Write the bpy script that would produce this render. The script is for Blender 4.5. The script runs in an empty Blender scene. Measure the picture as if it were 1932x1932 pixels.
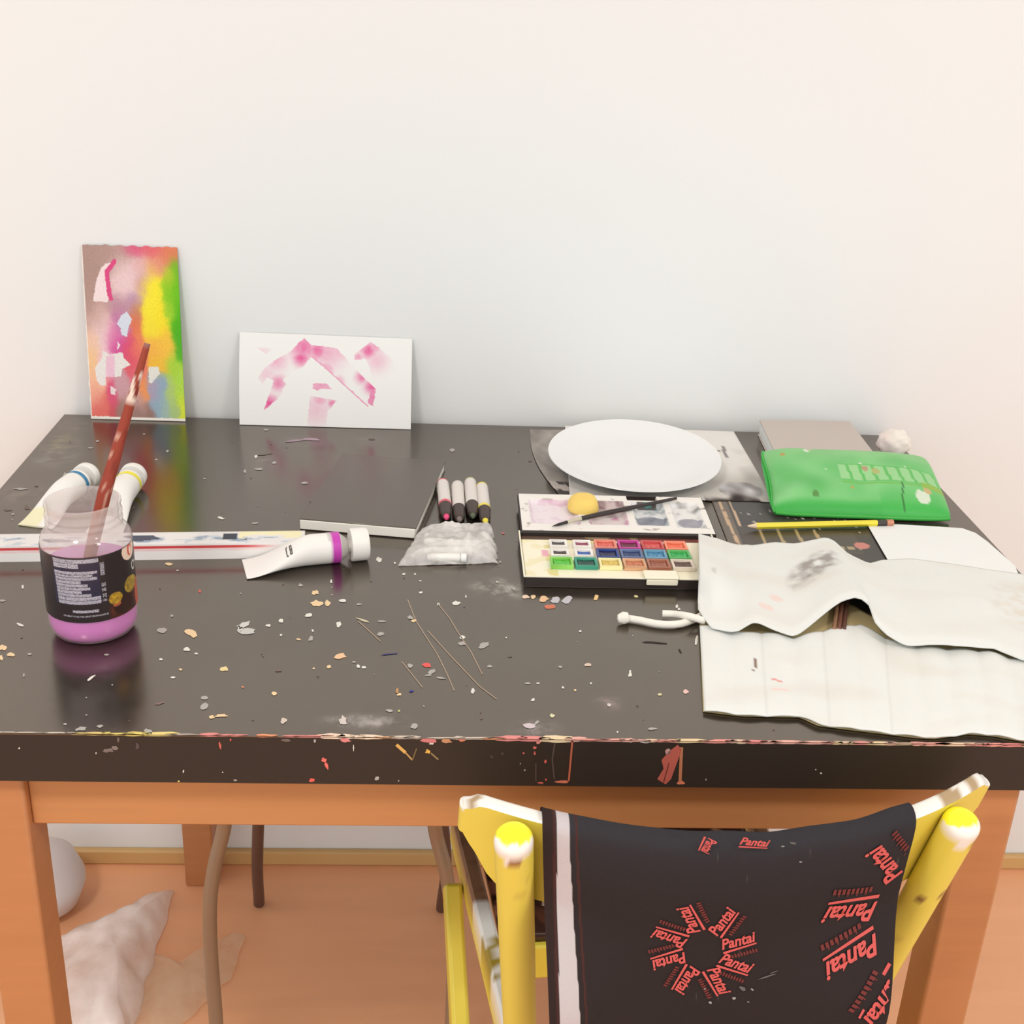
import bpy, math, random
from mathutils import Vector, Matrix, Euler, noise
random.seed(7)
C = bpy.context.scene.collection
sc = bpy.context.scene
T = 0.752            # table top height
D = 0.764            # table depth
WALL = 0.782         # back wall plane
# ------------------------------------------------------------ camera, world, lamp, exposure
CAM = Vector((-0.0601, -0.8659, 1.3252)); CROT = Euler((1.1647, -0.0425, -0.0438)); FPX = 2382.6
cd = bpy.data.cameras.new('camera'); cam = bpy.data.objects.new('camera', cd); C.objects.link(cam)
cam.location = CAM; cam.rotation_euler = CROT
cd.sensor_fit = 'HORIZONTAL'; cd.sensor_width = 36; cd.lens = FPX/1932*36; cd.clip_start = .01
sc.camera = cam
w = bpy.data.worlds.new('room_light'); sc.world = w; w.use_nodes = True
w.node_tree.nodes['Background'].inputs[0].default_value = (.985, 1.0, 1.01, 1)
w.node_tree.nodes['Background'].inputs[1].default_value = 1.12
LAMPS = [(-.85, -1.15, 22), (1.25, -1.15, 17)]
for lx_, ly_, en_ in LAMPS:
    ld = bpy.data.lights.new('ceiling_lamp_light', 'AREA'); ld.shape = 'DISK'; ld.size = .42; ld.energy = en_; ld.color = (.985, .99, .962)
    lo = bpy.data.objects.new('ceiling_lamp_light', ld); C.objects.link(lo); lo.location = (lx_, ly_, 2.48)
sc.view_settings.view_transform = 'Standard'; sc.view_settings.look = 'None'
sc.view_settings.exposure = -0.04; sc.view_settings.gamma = 1; sc.view_settings.use_curve_mapping = False

# ------------------------------------------------------------ helpers
RM = CROT.to_matrix()
def ray(x, y): return RM @ Vector(((x-966)/FPX, -(y-966)/FPX, -1))
def at(x, y, z=T):            # point of the horizontal plane z seen there
    d = ray(x, y); return CAM + d*((z-CAM.z)/d.z)
def aty(x, y, Y):             # point of the upright plane y=Y
    d = ray(x, y); return CAM + d*((Y-CAM.y)/d.y)
def s2l(c):
    c /= 255.; return c/12.92 if c <= .04045 else ((c+.055)/1.055)**2.4
def S(*c): return (s2l(c[0]), s2l(c[1]), s2l(c[2]))
def lerp(a, b, t): return tuple(p+(q-p)*t for p, q in zip(a, b))
def sstep(a, b, x):
    t = min(1, max(0, (x-a)/(b-a))); return t*t*(3-2*t)
def nz(x, y, z=0): return noise.noise(Vector((x, y, z)))
def inpoly(x, y, P):
    r = False; j = len(P)-1
    for i in range(len(P)):
        xi, yi = P[i]; xj, yj = P[j]
        if (yi > y) != (yj > y) and x < (xj-xi)*(y-yi)/(yj-yi)+xi: r = not r
        j = i
    return r
def segd(x, y, a, b):
    ax, ay = a; bx, by = b; dx, dy = bx-ax, by-ay
    t = max(0, min(1, ((x-ax)*dx+(y-ay)*dy)/(dx*dx+dy*dy+1e-12)))
    return math.hypot(x-ax-t*dx, y-ay-t*dy)
MATS = {}
def mat(name, col=(.8, .8, .8), rough=.5, metal=0, spec=.5, vcol=False, bump=None, var=None, sheen=0, trans=0):
    if name in MATS: return MATS[name]
    m = bpy.data.materials.new(name); m.use_nodes = True; nt = m.node_tree; b = nt.nodes['Principled BSDF']
    b.inputs['Base Color'].default_value = (*col, 1); b.inputs['Roughness'].default_value = rough
    b.inputs['Metallic'].default_value = metal; b.inputs['Specular IOR Level'].default_value = spec
    src = None
    if vcol:
        a = nt.nodes.new('ShaderNodeAttribute'); a.attribute_name = 'Col'; src = a.outputs['Color']
    if var:                     # (scale xyz, strength)
        tc = nt.nodes.new('ShaderNodeTexCoord'); mp = nt.nodes.new('ShaderNodeMapping'); mp.inputs['Scale'].default_value = var[0]
        n = nt.nodes.new('ShaderNodeTexNoise'); n.inputs['Scale'].default_value = 1; n.inputs['Detail'].default_value = 4
        nt.links.new(tc.outputs['Object'], mp.inputs[0]); nt.links.new(mp.outputs[0], n.inputs['Vector'])
        mr = nt.nodes.new('ShaderNodeMapRange'); mr.inputs['To Min'].default_value = 1-var[1]; mr.inputs['To Max'].default_value = 1+var[1]
        nt.links.new(n.outputs['Fac'], mr.inputs['Value'])
        mx = nt.nodes.new('ShaderNodeVectorMath'); mx.operation = 'SCALE'
        if src: nt.links.new(src, mx.inputs[0])
        else: mx.inputs[0].default_value = col
        nt.links.new(mr.outputs[0], mx.inputs['Scale']); src = mx.outputs[0]
    if src: nt.links.new(src, b.inputs['Base Color'])
    if bump:
        tc = nt.nodes.new('ShaderNodeTexCoord'); n = nt.nodes.new('ShaderNodeTexNoise'); n.inputs['Scale'].default_value = bump[0]; n.inputs['Detail'].default_value = 3
        nt.links.new(tc.outputs['Object'], n.inputs['Vector'])
        bp = nt.nodes.new('ShaderNodeBump'); bp.inputs['Strength'].default_value = bump[1]; bp.inputs['Distance'].default_value = .002
        nt.links.new(n.outputs['Fac'], bp.inputs['Height']); nt.links.new(bp.outputs[0], b.inputs['Normal'])
    MATS[name] = m; return m
def film(name, col, alpha, rough=.3, gloss=.06, vary=0, through=.4):     # thin clear plastic or glass wall
    if name in MATS: return MATS[name]
    m = bpy.data.materials.new(name); m.use_nodes = True; nt = m.node_tree; nt.nodes.clear()
    out = nt.nodes.new('ShaderNodeOutputMaterial'); tr = nt.nodes.new('ShaderNodeBsdfTransparent')
    df = nt.nodes.new('ShaderNodeBsdfDiffuse'); df.inputs[0].default_value = (*col, 1)
    tl = nt.nodes.new('ShaderNodeBsdfTranslucent'); tl.inputs[0].default_value = (*col, 1)
    gl = nt.nodes.new('ShaderNodeBsdfGlossy'); gl.inputs['Roughness'].default_value = rough
    mm = nt.nodes.new('ShaderNodeMixShader'); mm.inputs[0].default_value = through
    nt.links.new(df.outputs[0], mm.inputs[1]); nt.links.new(tl.outputs[0], mm.inputs[2])
    m1 = nt.nodes.new('ShaderNodeMixShader'); m1.inputs[0].default_value = alpha
    if vary:
        tc = nt.nodes.new('ShaderNodeTexCoord'); n = nt.nodes.new('ShaderNodeTexNoise'); n.inputs['Scale'].default_value = vary; n.inputs['Detail'].default_value = 4
        mr = nt.nodes.new('ShaderNodeMapRange'); mr.inputs['From Min'].default_value = .3; mr.inputs['From Max'].default_value = .7
        mr.inputs['To Min'].default_value = alpha*.6; mr.inputs['To Max'].default_value = min(1, alpha*1.5)
        nt.links.new(tc.outputs['Object'], n.inputs['Vector']); nt.links.new(n.outputs['Fac'], mr.inputs[0]); nt.links.new(mr.outputs[0], m1.inputs[0])
    nt.links.new(tr.outputs[0], m1.inputs[1]); nt.links.new(mm.outputs[0], m1.inputs[2])
    lw = nt.nodes.new('ShaderNodeLayerWeight'); lw.inputs[0].default_value = .5
    pw_ = nt.nodes.new('ShaderNodeMath'); pw_.operation = 'POWER'; pw_.inputs[1].default_value = 4; nt.links.new(lw.outputs['Facing'], pw_.inputs[0])
    fr = nt.nodes.new('ShaderNodeMapRange'); fr.inputs['To Min'].default_value = .035; fr.inputs['To Max'].default_value = .6; nt.links.new(pw_.outputs[0], fr.inputs['Value'])
    m2 = nt.nodes.new('ShaderNodeMixShader'); nt.links.new(fr.outputs[0], m2.inputs[0])
    nt.links.new(m1.outputs[0], m2.inputs[1]); nt.links.new(gl.outputs[0], m2.inputs[2]); nt.links.new(m2.outputs[0], out.inputs[0])
    MATS[name] = m; return m
ORG = {}
class MB:
    def __init__(s): s.v = []; s.f = []; s.m = []; s.c = []; s.mats = []
    def mi(s, m):
        if m not in s.mats: s.mats.append(m)
        return s.mats.index(m)
    def add(s, vs, fs, m, col=None):
        o = len(s.v); s.v += [Vector(p) for p in vs]; k = s.mi(m)
        for f in fs: s.f.append([i+o for i in f]); s.m.append(k)
        if callable(col): s.c += [col(Vector(p)) for p in vs]
        else: s.c += [col or (.5, .5, .5)]*len(vs)
        return s
    def hexa(s, p, m, col=None):     # 8 corners: bottom ring then top ring
        return s.add(p, [(3, 2, 1, 0), (4, 5, 6, 7), (0, 1, 5, 4), (1, 2, 6, 5), (2, 3, 7, 6), (3, 0, 4, 7)], m, col)
    def box(s, x0, x1, y0, y1, z0, z1, m, fr=None, col=None):
        p = [(x0, y0, z0), (x1, y0, z0), (x1, y1, z0), (x0, y1, z0), (x0, y0, z1), (x1, y0, z1), (x1, y1, z1), (x0, y1, z1)]
        if fr: p = [fr @ Vector(q) for q in p]
        return s.hexa(p, m, col)
    def prism(s, P, z0, z1, m, fr=None, mtop=None):   # counter-clockwise outline
        n = len(P); lo = [Vector((x, y, z0)) for x, y in P]; hi = [Vector((x, y, z1)) for x, y in P]
        if fr: lo = [fr @ q for q in lo]; hi = [fr @ q for q in hi]
        s.add(lo+hi, [tuple(range(n))[::-1]]+[(i, (i+1) % n, n+(i+1) % n, n+i) for i in range(n)], m)
        s.add(hi, [tuple(range(n))], mtop or m); return s
    def lathe(s, prof, m, fr=None, n=40, col=None, sx=1, sy=1, cap=True):
        vs = []
        for r, z in prof:
            for k in range(n):
                a = 2*math.pi*k/n; q = Vector((r*math.cos(a)*sx, r*math.sin(a)*sy, z)); vs.append(fr @ q if fr else q)
        fs = [(i*n+k, i*n+(k+1) % n, (i+1)*n+(k+1) % n, (i+1)*n+k) for i in range(len(prof)-1) for k in range(n)]
        if cap:
            if prof[0][0] > 1e-5: fs.append(tuple(range(n))[::-1])
            if prof[-1][0] > 1e-5: fs.append(tuple(range((len(prof)-1)*n, len(prof)*n)))
        return s.add(vs, fs, m, col)
    def tube(s, pts, r, m, n=14, col=None, flat=1.0):
        pts = [Vector(p) for p in pts]; L = len(pts)
        rr = r if isinstance(r, (list, tuple)) else [r]*L
        vs = []; up = None
        for i, p in enumerate(pts):
            t = (pts[min(i+1, L-1)]-pts[max(i-1, 0)]).normalized()
            if up is None:
                a = Vector((0, 0, 1)) if abs(t.z) < .9 else Vector((0, 1, 0)); up = t.cross(a).normalized()
            up = (up-t*up.dot(t)).normalized(); b = t.cross(up)
            for k in range(n):
                a = 2*math.pi*k/n; vs.append(p+up*math.cos(a)*rr[i]+b*math.sin(a)*rr[i]*flat)
        fs = [(i*n+k, i*n+(k+1) % n, (i+1)*n+(k+1) % n, (i+1)*n+k) for i in range(L-1) for k in range(n)]
        fs += [tuple(range(n))[::-1], tuple(range((L-1)*n, L*n))]
        return s.add(vs, fs, m, col)
    def grid(s, P, nx, ny, m, col=None, msel=None):   # P(u,v), u right, v down
        vs = []; cs = []
        for j in range(ny+1):
            for i in range(nx+1):
                u, v = i/nx, j/ny; vs.append(Vector(P(u, v)))
                cs.append(col(u, v) if col else (.5, .5, .5))
        o = len(s.v); s.v += vs; s.c += cs; k0 = s.mi(m)
        for j in range(ny):
            for i in range(nx):
                a = o+j*(nx+1)+i; s.f.append([a, a+nx+1, a+nx+2, a+1])
                s.m.append(s.mi(msel(i/nx, j/ny)) if msel else k0)
        return s
    def build(s, name, parent=None, bevel=0, solid=0, subd=0, angle=40, flat=False, off=-1, org=None):
        me = bpy.data.meshes.new(name)
        if parent: o0 = ORG[parent]
        elif org is not None: o0 = Vector(org)
        else:
            xs = [p.x for p in s.v]; ys = [p.y for p in s.v]; zs = [p.z for p in s.v]
            o0 = Vector(((min(xs)+max(xs))/2, (min(ys)+max(ys))/2, min(zs)))
        me.from_pydata([p-o0 for p in s.v], [], s.f)
        for m in s.mats: me.materials.append(m)
        me.polygons.foreach_set('material_index', s.m)
        ca = me.color_attributes.new('Col', 'FLOAT_COLOR', 'POINT')
        ca.data.foreach_set('color', [x for c in s.c for x in (c[0], c[1], c[2], 1.0)])
        if not flat:
            me.polygons.foreach_set('use_smooth', [True]*len(me.polygons)); me.set_sharp_from_angle(angle=math.radians(angle))
        me.update()
        o = bpy.data.objects.new(name, me); C.objects.link(o); ORG[o] = o0
        if parent: o.parent = parent
        else: o.location = o0
        if solid:
            d = o.modifiers.new('thickness', 'SOLIDIFY'); d.thickness = solid; d.offset = off
        if subd:
            d = o.modifiers.new('round', 'SUBSURF'); d.levels = d.render_levels = subd
        if bevel:
            d = o.modifiers.new('bevel', 'BEVEL'); d.width = bevel; d.segments = 2; d.limit_method = 'ANGLE'; d.angle_limit = math.radians(50)
        return o
def tag(o, label, cat, group=None, kind=None):
    o['label'] = label; o['category'] = cat
    if group: o['group'] = group
    if kind: o['kind'] = kind
    return o
def thing(name, loc, label, cat, group=None):
    o = bpy.data.objects.new(name, None); C.objects.link(o); o.location = loc; o.empty_display_size = .02
    ORG[o] = Vector(loc); return tag(o, label, cat, group)
def struct(o): o['kind'] = 'structure'; return o
def frame(o, xd, zd=None):        # matrix: local x along xd, local z near zd
    x = Vector(xd).normalized(); z = Vector(zd or (0, 0, 1)); y = z.cross(x).normalized(); z = x.cross(y)
    return Matrix.Translation(Vector(o)) @ Matrix((x, y, z)).transposed().to_4x4()
def zframe(a, b):                 # local z from a to b
    z = (Vector(b)-Vector(a)).normalized(); x = Vector((0, 0, 1)).cross(z)
    x = x.normalized() if x.length > 1e-3 else Vector((1, 0, 0)); y = z.cross(x)
    return Matrix.Translation(Vector(a)) @ Matrix((x, y, z)).transposed().to_4x4()
def textmesh(body):
    cu = bpy.data.curves.new('t', 'FONT'); cu.body = body; cu.shear = .25; cu.resolution_u = 3; cu.offset = .028
    ob = bpy.data.objects.new('t', cu); C.objects.link(ob)
    me = bpy.data.meshes.new_from_object(ob.evaluated_get(bpy.context.evaluated_depsgraph_get()))
    vs = [v.co.copy() for v in me.vertices]; fs = [tuple(p.vertices) for p in me.polygons]
    bpy.data.objects.remove(ob); bpy.data.curves.remove(cu); bpy.data.meshes.remove(me)
    x1 = max(v.x for v in vs); return [(v.x/x1, v.y/x1) for v in vs], fs

# ------------------------------------------------------------ materials
M_wall = mat('wall_paint', S(236, 238, 237), .75, spec=.2, bump=(60, .05))
M_floor = mat('floor_laminate', (.88, .445, .235), .42, spec=.4, var=((3, 25, 1), .10))
M_wood = mat('oiled_beech', (.50, .21, .082), .42, var=((6, 6, 90), .10))
M_woodx = mat('oiled_beech_rail', (.52, .23, .085), .42, var=((6, 60, 90), .10))
M_base = mat('baseboard_wood', (.66, .42, .17), .5, var=((4, 30, 30), .1))
M_white = mat('white_plastic', S(238, 236, 230), .35)
M_paper = mat('white_paper', S(234, 236, 234), .8, spec=.1)
M_cream = mat('cream_enamel', S(241, 236, 212), .3, vcol=False)
M_black = mat('black_plastic', S(52, 44, 41), .4)
M_yellow = mat('yellow_paint', S(233, 214, 78), .35)
M_vc = mat('painted_colours', vcol=True, rough=.6, spec=.2)
M_vcm = mat('painted_colours_matte', vcol=True, rough=.9, spec=.1)
M_vcg = mat('printed_gloss', vcol=True, rough=.3)
M_steel = mat('worn_tube_steel', S(158, 136, 112), .38, metal=.35)

# ------------------------------------------------------------ room
struct(MB().box(-2.6, 2.6, -2.6, WALL+.1, -.1, 0, M_floor).build('floor', flat=True))
struct(MB().box(-2.6, 2.6, WALL, WALL+.1, 0, 2.6, M_wall).build('wall_back', flat=True))
struct(MB().box(-2.6, 2.6, WALL-.012, WALL, 0, .026, M_base).build('baseboard_back', bevel=.003))

# ceiling lamps (the light of the room): shallow white drums, above and behind the camera
for lx_, ly_, en_ in LAMPS:
    t = thing('ceiling_lamp', (lx_, ly_, 2.6), 'round white ceiling lamp overhead, %s of the two' % ('left' if lx_ < 0 else 'right'), 'lamp')
    MB().lathe([(.06, 2.6), (.06, 2.58), (.012, 2.575), (.012, 2.52), (.23, 2.515), (.23, 2.50)], M_white, Matrix.Translation((lx_, ly_, 0)), 40).build('lamp_mount', t)
struct(MB().box(-2.6, 2.6, -2.6, WALL+.1, 2.6, 2.65, M_wall).build('ceiling', flat=True))

# ------------------------------------------------------------ table
m = bpy.data.materials.new('black_lacquer'); m.use_nodes = True; nt = m.node_tree; b = nt.nodes['Principled BSDF']
M_lac = m; b.inputs['IOR'].default_value = 2.35; b.inputs['Specular Tint'].default_value = (1, .88, .75, 1)
tc = nt.nodes.new('ShaderNodeTexCoord'); geo = nt.nodes.new('ShaderNodeNewGeometry')
n1 = nt.nodes.new('ShaderNodeTexNoise'); n1.inputs['Scale'].default_value = 9; n1.inputs['Detail'].default_value = 5
nt.links.new(geo.outputs['Position'], n1.inputs['Vector'])
rp = nt.nodes.new('ShaderNodeValToRGB'); rp.color_ramp.elements[0].position = .35; rp.color_ramp.elements[1].position = .7
rp.color_ramp.elements[0].color = (.022, .016, .013, 1); rp.color_ramp.elements[1].color = (.030, .024, .018, 1)
nt.links.new(n1.outputs['Fac'], rp.inputs[0]); cur = rp.outputs[0]
n2 = nt.nodes.new('ShaderNodeTexNoise'); n2.inputs['Scale'].default_value = 60; n2.inputs['Detail'].default_value = 6; n2.inputs['Roughness'].default_value = .7
nt.links.new(geo.outputs['Position'], n2.inputs['Vector'])
def smear(x, y, rx, ry, col, amt):           # a dried film of thinned paint
    global cur
    p = at(x, y); sub = nt.nodes.new('ShaderNodeVectorMath'); sub.operation = 'SUBTRACT'; sub.inputs[1].default_value = (p.x, p.y, T)
    nt.links.new(geo.outputs['Position'], sub.inputs[0])
    mu = nt.nodes.new('ShaderNodeVectorMath'); mu.operation = 'MULTIPLY'; mu.inputs[1].default_value = (1/rx, 1/ry, 20)
    nt.links.new(sub.outputs[0], mu.inputs[0]); ln = nt.nodes.new('ShaderNodeVectorMath'); ln.operation = 'LENGTH'; nt.links.new(mu.outputs[0], ln.inputs[0])
    mr = nt.nodes.new('ShaderNodeMapRange'); mr.interpolation_type = 'SMOOTHSTEP'
    mr.inputs['From Min'].default_value = 1; mr.inputs['From Max'].default_value = 0; nt.links.new(ln.outputs['Value'], mr.inputs['Value'])
    pw = nt.nodes.new('ShaderNodeMapRange'); pw.inputs['From Min'].default_value = .42; pw.inputs['From Max'].default_value = .68; nt.links.new(n2.outputs['Fac'], pw.inputs['Value'])
    m1 = nt.nodes.new('ShaderNodeMath'); m1.operation = 'MULTIPLY'; nt.links.new(mr.outputs[0], m1.inputs[0]); nt.links.new(pw.outputs[0], m1.inputs[1])
    m2 = nt.nodes.new('ShaderNodeMath'); m2.operation = 'MULTIPLY'; nt.links.new(m1.outputs[0], m2.inputs[0]); m2.inputs[1].default_value = amt
    mx = nt.nodes.new('ShaderNodeMix'); mx.data_type = 'RGBA'; nt.links.new(m2.outputs[0], mx.inputs['Factor']); nt.links.new(cur, mx.inputs['A']); mx.inputs['B'].default_value = (*col, 1)
    cur = mx.outputs['Result']
for a in [(100, 862, .045, .06, S(140, 140, 140), .5), (118, 835, .04, .05, S(170, 165, 110), .35), (145, 800, .04, .05, S(150, 140, 135), .3),
          (930, 1108, .035, .03, S(190, 190, 180), .6), (690, 1362, .05, .018, S(185, 180, 178), .7), (960, 1115, .03, .03, S(190, 190, 180), .5),
          (500, 872, .03, .05, S(150, 135, 145), .35), (576, 832, .05, .03, S(160, 135, 150), .45), (690, 830, .05, .03, S(140, 125, 140), .3),
          (40, 930, .05, .05, S(150, 135, 120), .35), (1150, 1325, .02, .02, S(160, 140, 140), .4), (1010, 1375, .03, .02, S(180, 170, 175), .5),
          (200, 1262, .02, .03, S(150, 130, 140), .25), (850, 1110, .05, .03, S(60, 70, 60), .3)]: smear(*a)
nt.links.new(cur, b.inputs['Base Color'])
mr = nt.nodes.new('ShaderNodeMapRange'); mr.inputs['To Min'].default_value = .13; mr.inputs['To Max'].default_value = .27
nt.links.new(n2.outputs['Fac'], mr.inputs['Value']); nt.links.new(mr.outputs[0], b.inputs['Roughness'])

table = thing('work_table', (0, .38, 0), 'paint-spattered black-topped wooden work table standing against the white wall', 'table')
M_edge = mat('black_edge_band', (.036, .025, .019), .5, spec=.25)
top = MB().box(-.565, .565, 0, D, T-.0452, T-.0008, M_edge)
top.box(-.565, .565, 0, D, T-.0008, T, M_lac)
def paint(c): return mat('dried_paint_and_glint_%02x%02x%02x' % c, S(*c), .55, spec=.3)
WH = (225, 222, 212); GR = (172, 168, 162); PE = (231, 203, 160); OR = (222, 140, 105); RD = (222, 98, 90); PK = (222, 140, 135); DK = (45, 36, 33); DM = (112, 98, 90)
def outline(x, y, wd, ht, ang, k=11):
    ph = random.random()*50; P = []
    for i in range(k):
        a = 2*math.pi*i/k; r = .82+.55*nz(math.cos(a)*1.3+ph, math.sin(a)*1.3, 3)
        u, v = math.cos(a)*r*wd/2, math.sin(a)*r*ht/2; ca, sa = math.cos(ang), math.sin(ang)
        P.append((x+u*ca-v*sa, y+u*sa+v*ca))
    return P
def fillpoly(P3, c):
    n = len(P3); cen = sum(P3, Vector())/n
    top.add(list(P3)+[cen], [((i+1) % n, i, n) for i in range(n)], paint(c))
def dab(x, y, wd, ht, c=WH, ang=0):
    P = [at(px, py, T+.0004) for px, py in outline(x, y, wd*1.08, ht*1.08, ang)]; cen = sum(P, Vector())/len(P)
    if not (-.56 < cen.x < .56 and -.004 < cen.y < D-.004): return
    for p in P: p.x = max(-.565, min(.565, p.x)); p.y = max(-.0003, min(D, p.y))
    fillpoly(P, c)
def fdab(x, y, wd, ht, c=WH, ang=0):
    P = [aty(px, py, -.0004) for px, py in outline(x, y, wd, ht, ang)]
    for p in P: p.z = min(T, max(T-.0452, p.z))
    fillpoly(P, c)
def stroke(pts, wpx, c, plane):
    for (x0, y0), (x1, y1) in zip(pts, pts[1:]):
        d = Vector((x1-x0, y1-y0)); n = Vector((-d.y, d.x)).normalized()*wpx/2
        q = [(x0+n.x, y0+n.y), (x0-n.x, y0-n.y), (x1-n.x, y1-n.y), (x1+n.x, y1+n.y)]
        top.add([plane(*p) for p in q], [(0, 1, 2, 3)], paint(c))
pt = lambda x, y: at(x, y, T+.0004)
pf = lambda x, y: aty(x, y, -.0004)
for a in [(43, 1107, 5, 9), (38, 1179, 15, 6, WH, .3), (5, 1222, 20, 12, PE), (21, 1235, 17, 8, PE), (2, 1241, 9, 11, PE), (56, 1234, 10, 5, GR), (45, 1274, 4, 8, GR),
          (324, 1162, 6, 6, GR), (306, 1189, 20, 12, GR), (362, 1195, 26, 14, PE, .4), (353, 1225, 14, 8), (370, 1233, 7, 4), (304, 1244, 8, 5), (341, 1263, 7, 4, PE),
          (422, 1262, 18, 11, (228, 208, 152)), (326, 1278, 10, 4), (460, 1179, 28, 12, (205, 204, 198), -.3), (468, 1191, 32, 13, (195, 195, 190)), (452, 1187, 12, 14, (200, 200, 195)), (506, 1180, 10, 5),
          (530, 1171, 10, 8), (530, 1198, 5, 5), (563, 1206, 10, 4, PE), (586, 1205, 10, 11, GR), (590, 1190, 4, 6), (594, 1118, 16, 10, PE), (598, 1139, 24, 13, PE), (618, 1138, 14, 11, PE),
          (647, 1133, 16, 7), (677, 1140, 12, 4, GR), (582, 1161, 14, 9), (639, 1178, 12, 13), (685, 1170, 30, 4, (200, 190, 160), .3), (643, 1238, 26, 11, (232, 192, 152), -.15),
          (621, 1258, 10, 7, PE), (592, 1261, 5, 4, PE), (676, 1257, 8, 7), (687, 1259, 10, 5), (668, 1249, 8, 4, GR), (525, 1265, 14, 6, DM), (517, 1308, 13, 7, PE), (385, 1317, 14, 8, GR),
          (385, 1333, 20, 12, GR, -.3), (400, 1353, 14, 8, PE), (418, 1350, 30, 6, PE), (535, 1360, 15, 12, (205, 190, 178)), (647, 1360, 18, 20, (205, 195, 188)), (301, 1327, 22, 4, (130, 108, 105), -.2),
          (188, 1370, 14, 6, GR), (152, 1375, 24, 9, GR), (123, 1366, 8, 4, GR), (279, 1379, 20, 9, GR, .4), (172, 1279, 24, 5, WH, -.65), (163, 1316, 4, 3, GR), (163, 1349, 4, 3, GR),  # slanted white dab by the jar: its glint on the lacquer, painted in
          (212, 1292, 4, 3, GR), (201, 1235, 10, 4, GR), (458, 1296, 5, 4, OR), (377, 1115, 6, 6, RD), (774, 1165, 14, 7, GR, .5), (781, 1171, 12, 6, PE), (861, 1138, 17, 9), (794, 1118, 8, 5),
          (879, 1125, 3, 7), (827, 1140, 6, 6), (872, 1202, 14, 7, WH), (871, 1214, 15, 8, GR), (914, 1217, 24, 11, GR, -.3), (718, 1196, 16, 7, GR), (720, 1172, 16, 4, GR), (806, 1255, 20, 9, (225, 92, 88), .2),
          (814, 1268, 18, 10, GR, -.4), (808, 1274, 14, 4, GR), (832, 1279, 22, 4, GR, .1), (774, 1256, 12, 8, GR), (753, 1310, 10, 6, PE), (749, 1303, 5, 12, (190, 140, 90)), (776, 1304, 9, 4, (48, 50, 140), -.2),
          (734, 1234, 36, 2.5, (62, 62, 112), -.1), (892, 1303, 9, 10, (215, 213, 208)), (924, 1257, 10, 6, GR), (962, 1238, 10, 5, DM), (1095, 1191, 6, 4), (1057, 1258, 9, 5, GR), (1109, 1254, 14, 8, (212, 192, 172)),
          (1189, 1271, 7, 14), (995, 1289, 10, 4, GR), (1015, 1289, 7, 3), (1062, 1297, 5, 5), (1085, 1302, 6, 4, PE), (1115, 1289, 4, 4), (1006, 1320, 8, 6), (1042, 1350, 12, 7, (212, 206, 170)),
          (1149, 1330, 8, 7, (205, 195, 195)), (1245, 1310, 8, 6, (214, 206, 160)), (1294, 1305, 14, 9, (228, 190, 182)), (1000, 1369, 26, 12, (205, 190, 195)), (1013, 1363, 14, 6, GR, -.5), (781, 1370, 14, 12, GR),
          (735, 1341, 14, 6, GR), (753, 1341, 5, 5, (190, 195, 120)), (1230, 1375, 22, 5, GR), (1165, 1381, 4, 4), (1314, 1209, 7, 20, WH, .15), (1234, 1212, 52, 4, DK, .06), (1283, 1228, 10, 4, DK, .9), (955, 1203, 4, 3),
          (992, 1126, 18, 8, (230, 205, 182)), (1006, 1126, 12, 9, PE), (1026, 1130, 18, 12, (230, 190, 150)), (1048, 1132, 18, 14, (192, 192, 196)), (1071, 1132, 22, 15, (192, 192, 196), -.4), (1038, 1145, 24, 11, (205, 120, 92)),
          (1125, 1127, 8, 14, (235, 200, 140), .6), (1200, 1125, 9, 5, (215, 210, 150)), (1277, 1144, 6, 8), (1281, 1149, 6, 5), (483, 861, 6, 6), (500, 857, 34, 3, DM, -.1), (517, 873, 12, 5, GR), (462, 889, 5, 7, GR),
          (488, 885, 18, 4, GR), (417, 977, 14, 5, WH, .4), (481, 987, 14, 4, GR), (560, 831, 46, 4, (160, 138, 148), -.1), (590, 829, 40, 5, (170, 148, 160), .05), (701, 828, 14, 4, DM), (575, 911, 14, 5, GR),
          (853, 849, 10, 7, GR), (800, 931, 14, 4, GR), (811, 934, 5, 4), (502, 811, 10, 4, GR), (184, 832, 7, 4, GR), (171, 845, 12, 3, GR), (272, 819, 5, 3, GR), (316, 851, 6, 5, GR), (295, 867, 5, 4, GR), (386, 903, 5, 3, GR),
          (123, 895, 9, 7, GR), (39, 922, 26, 4, GR), (69, 917, 10, 3, DM), (24, 970, 7, 4, GR), (50, 957, 12, 10, DM), (15, 962, 20, 4, DM), (88, 1078, 8, 5, GR), (92, 1103, 20, 8, (118, 128, 172)), (318, 1064, 16, 6, PE),
          (335, 1076, 6, 4, GR), (4, 1133, 12, 5, GR), (715, 1056, 12, 11), (745, 1062, 4, 4), (625, 1097, 4, 8), (567, 1104, 9, 6, GR), (762, 1083, 7, 4), (783, 1083, 5, 4), (793, 1096, 5, 3), (949, 1006, 8, 4, (190, 110, 110)),
          (944, 1060, 4, 5, GR), (975, 1020, 4, 3, GR), (968, 1110, 14, 5, GR, .6), (938, 1098, 5, 3), (1000, 870, 8, 3, DM)]: dab(*a)
for P in [[(769, 1131), (785, 1172), (825, 1234), (845, 1275), (857, 1303)], [(827, 1140), (848, 1166), (866, 1196), (890, 1232), (910, 1272)], [(807, 1190), (857, 1245), (905, 1295), (937, 1319)], [(758, 1248), (797, 1297)], [(676, 1172), (718, 1210)]]:
    stroke(P, 1.7, (172, 152, 132), pt)
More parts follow.
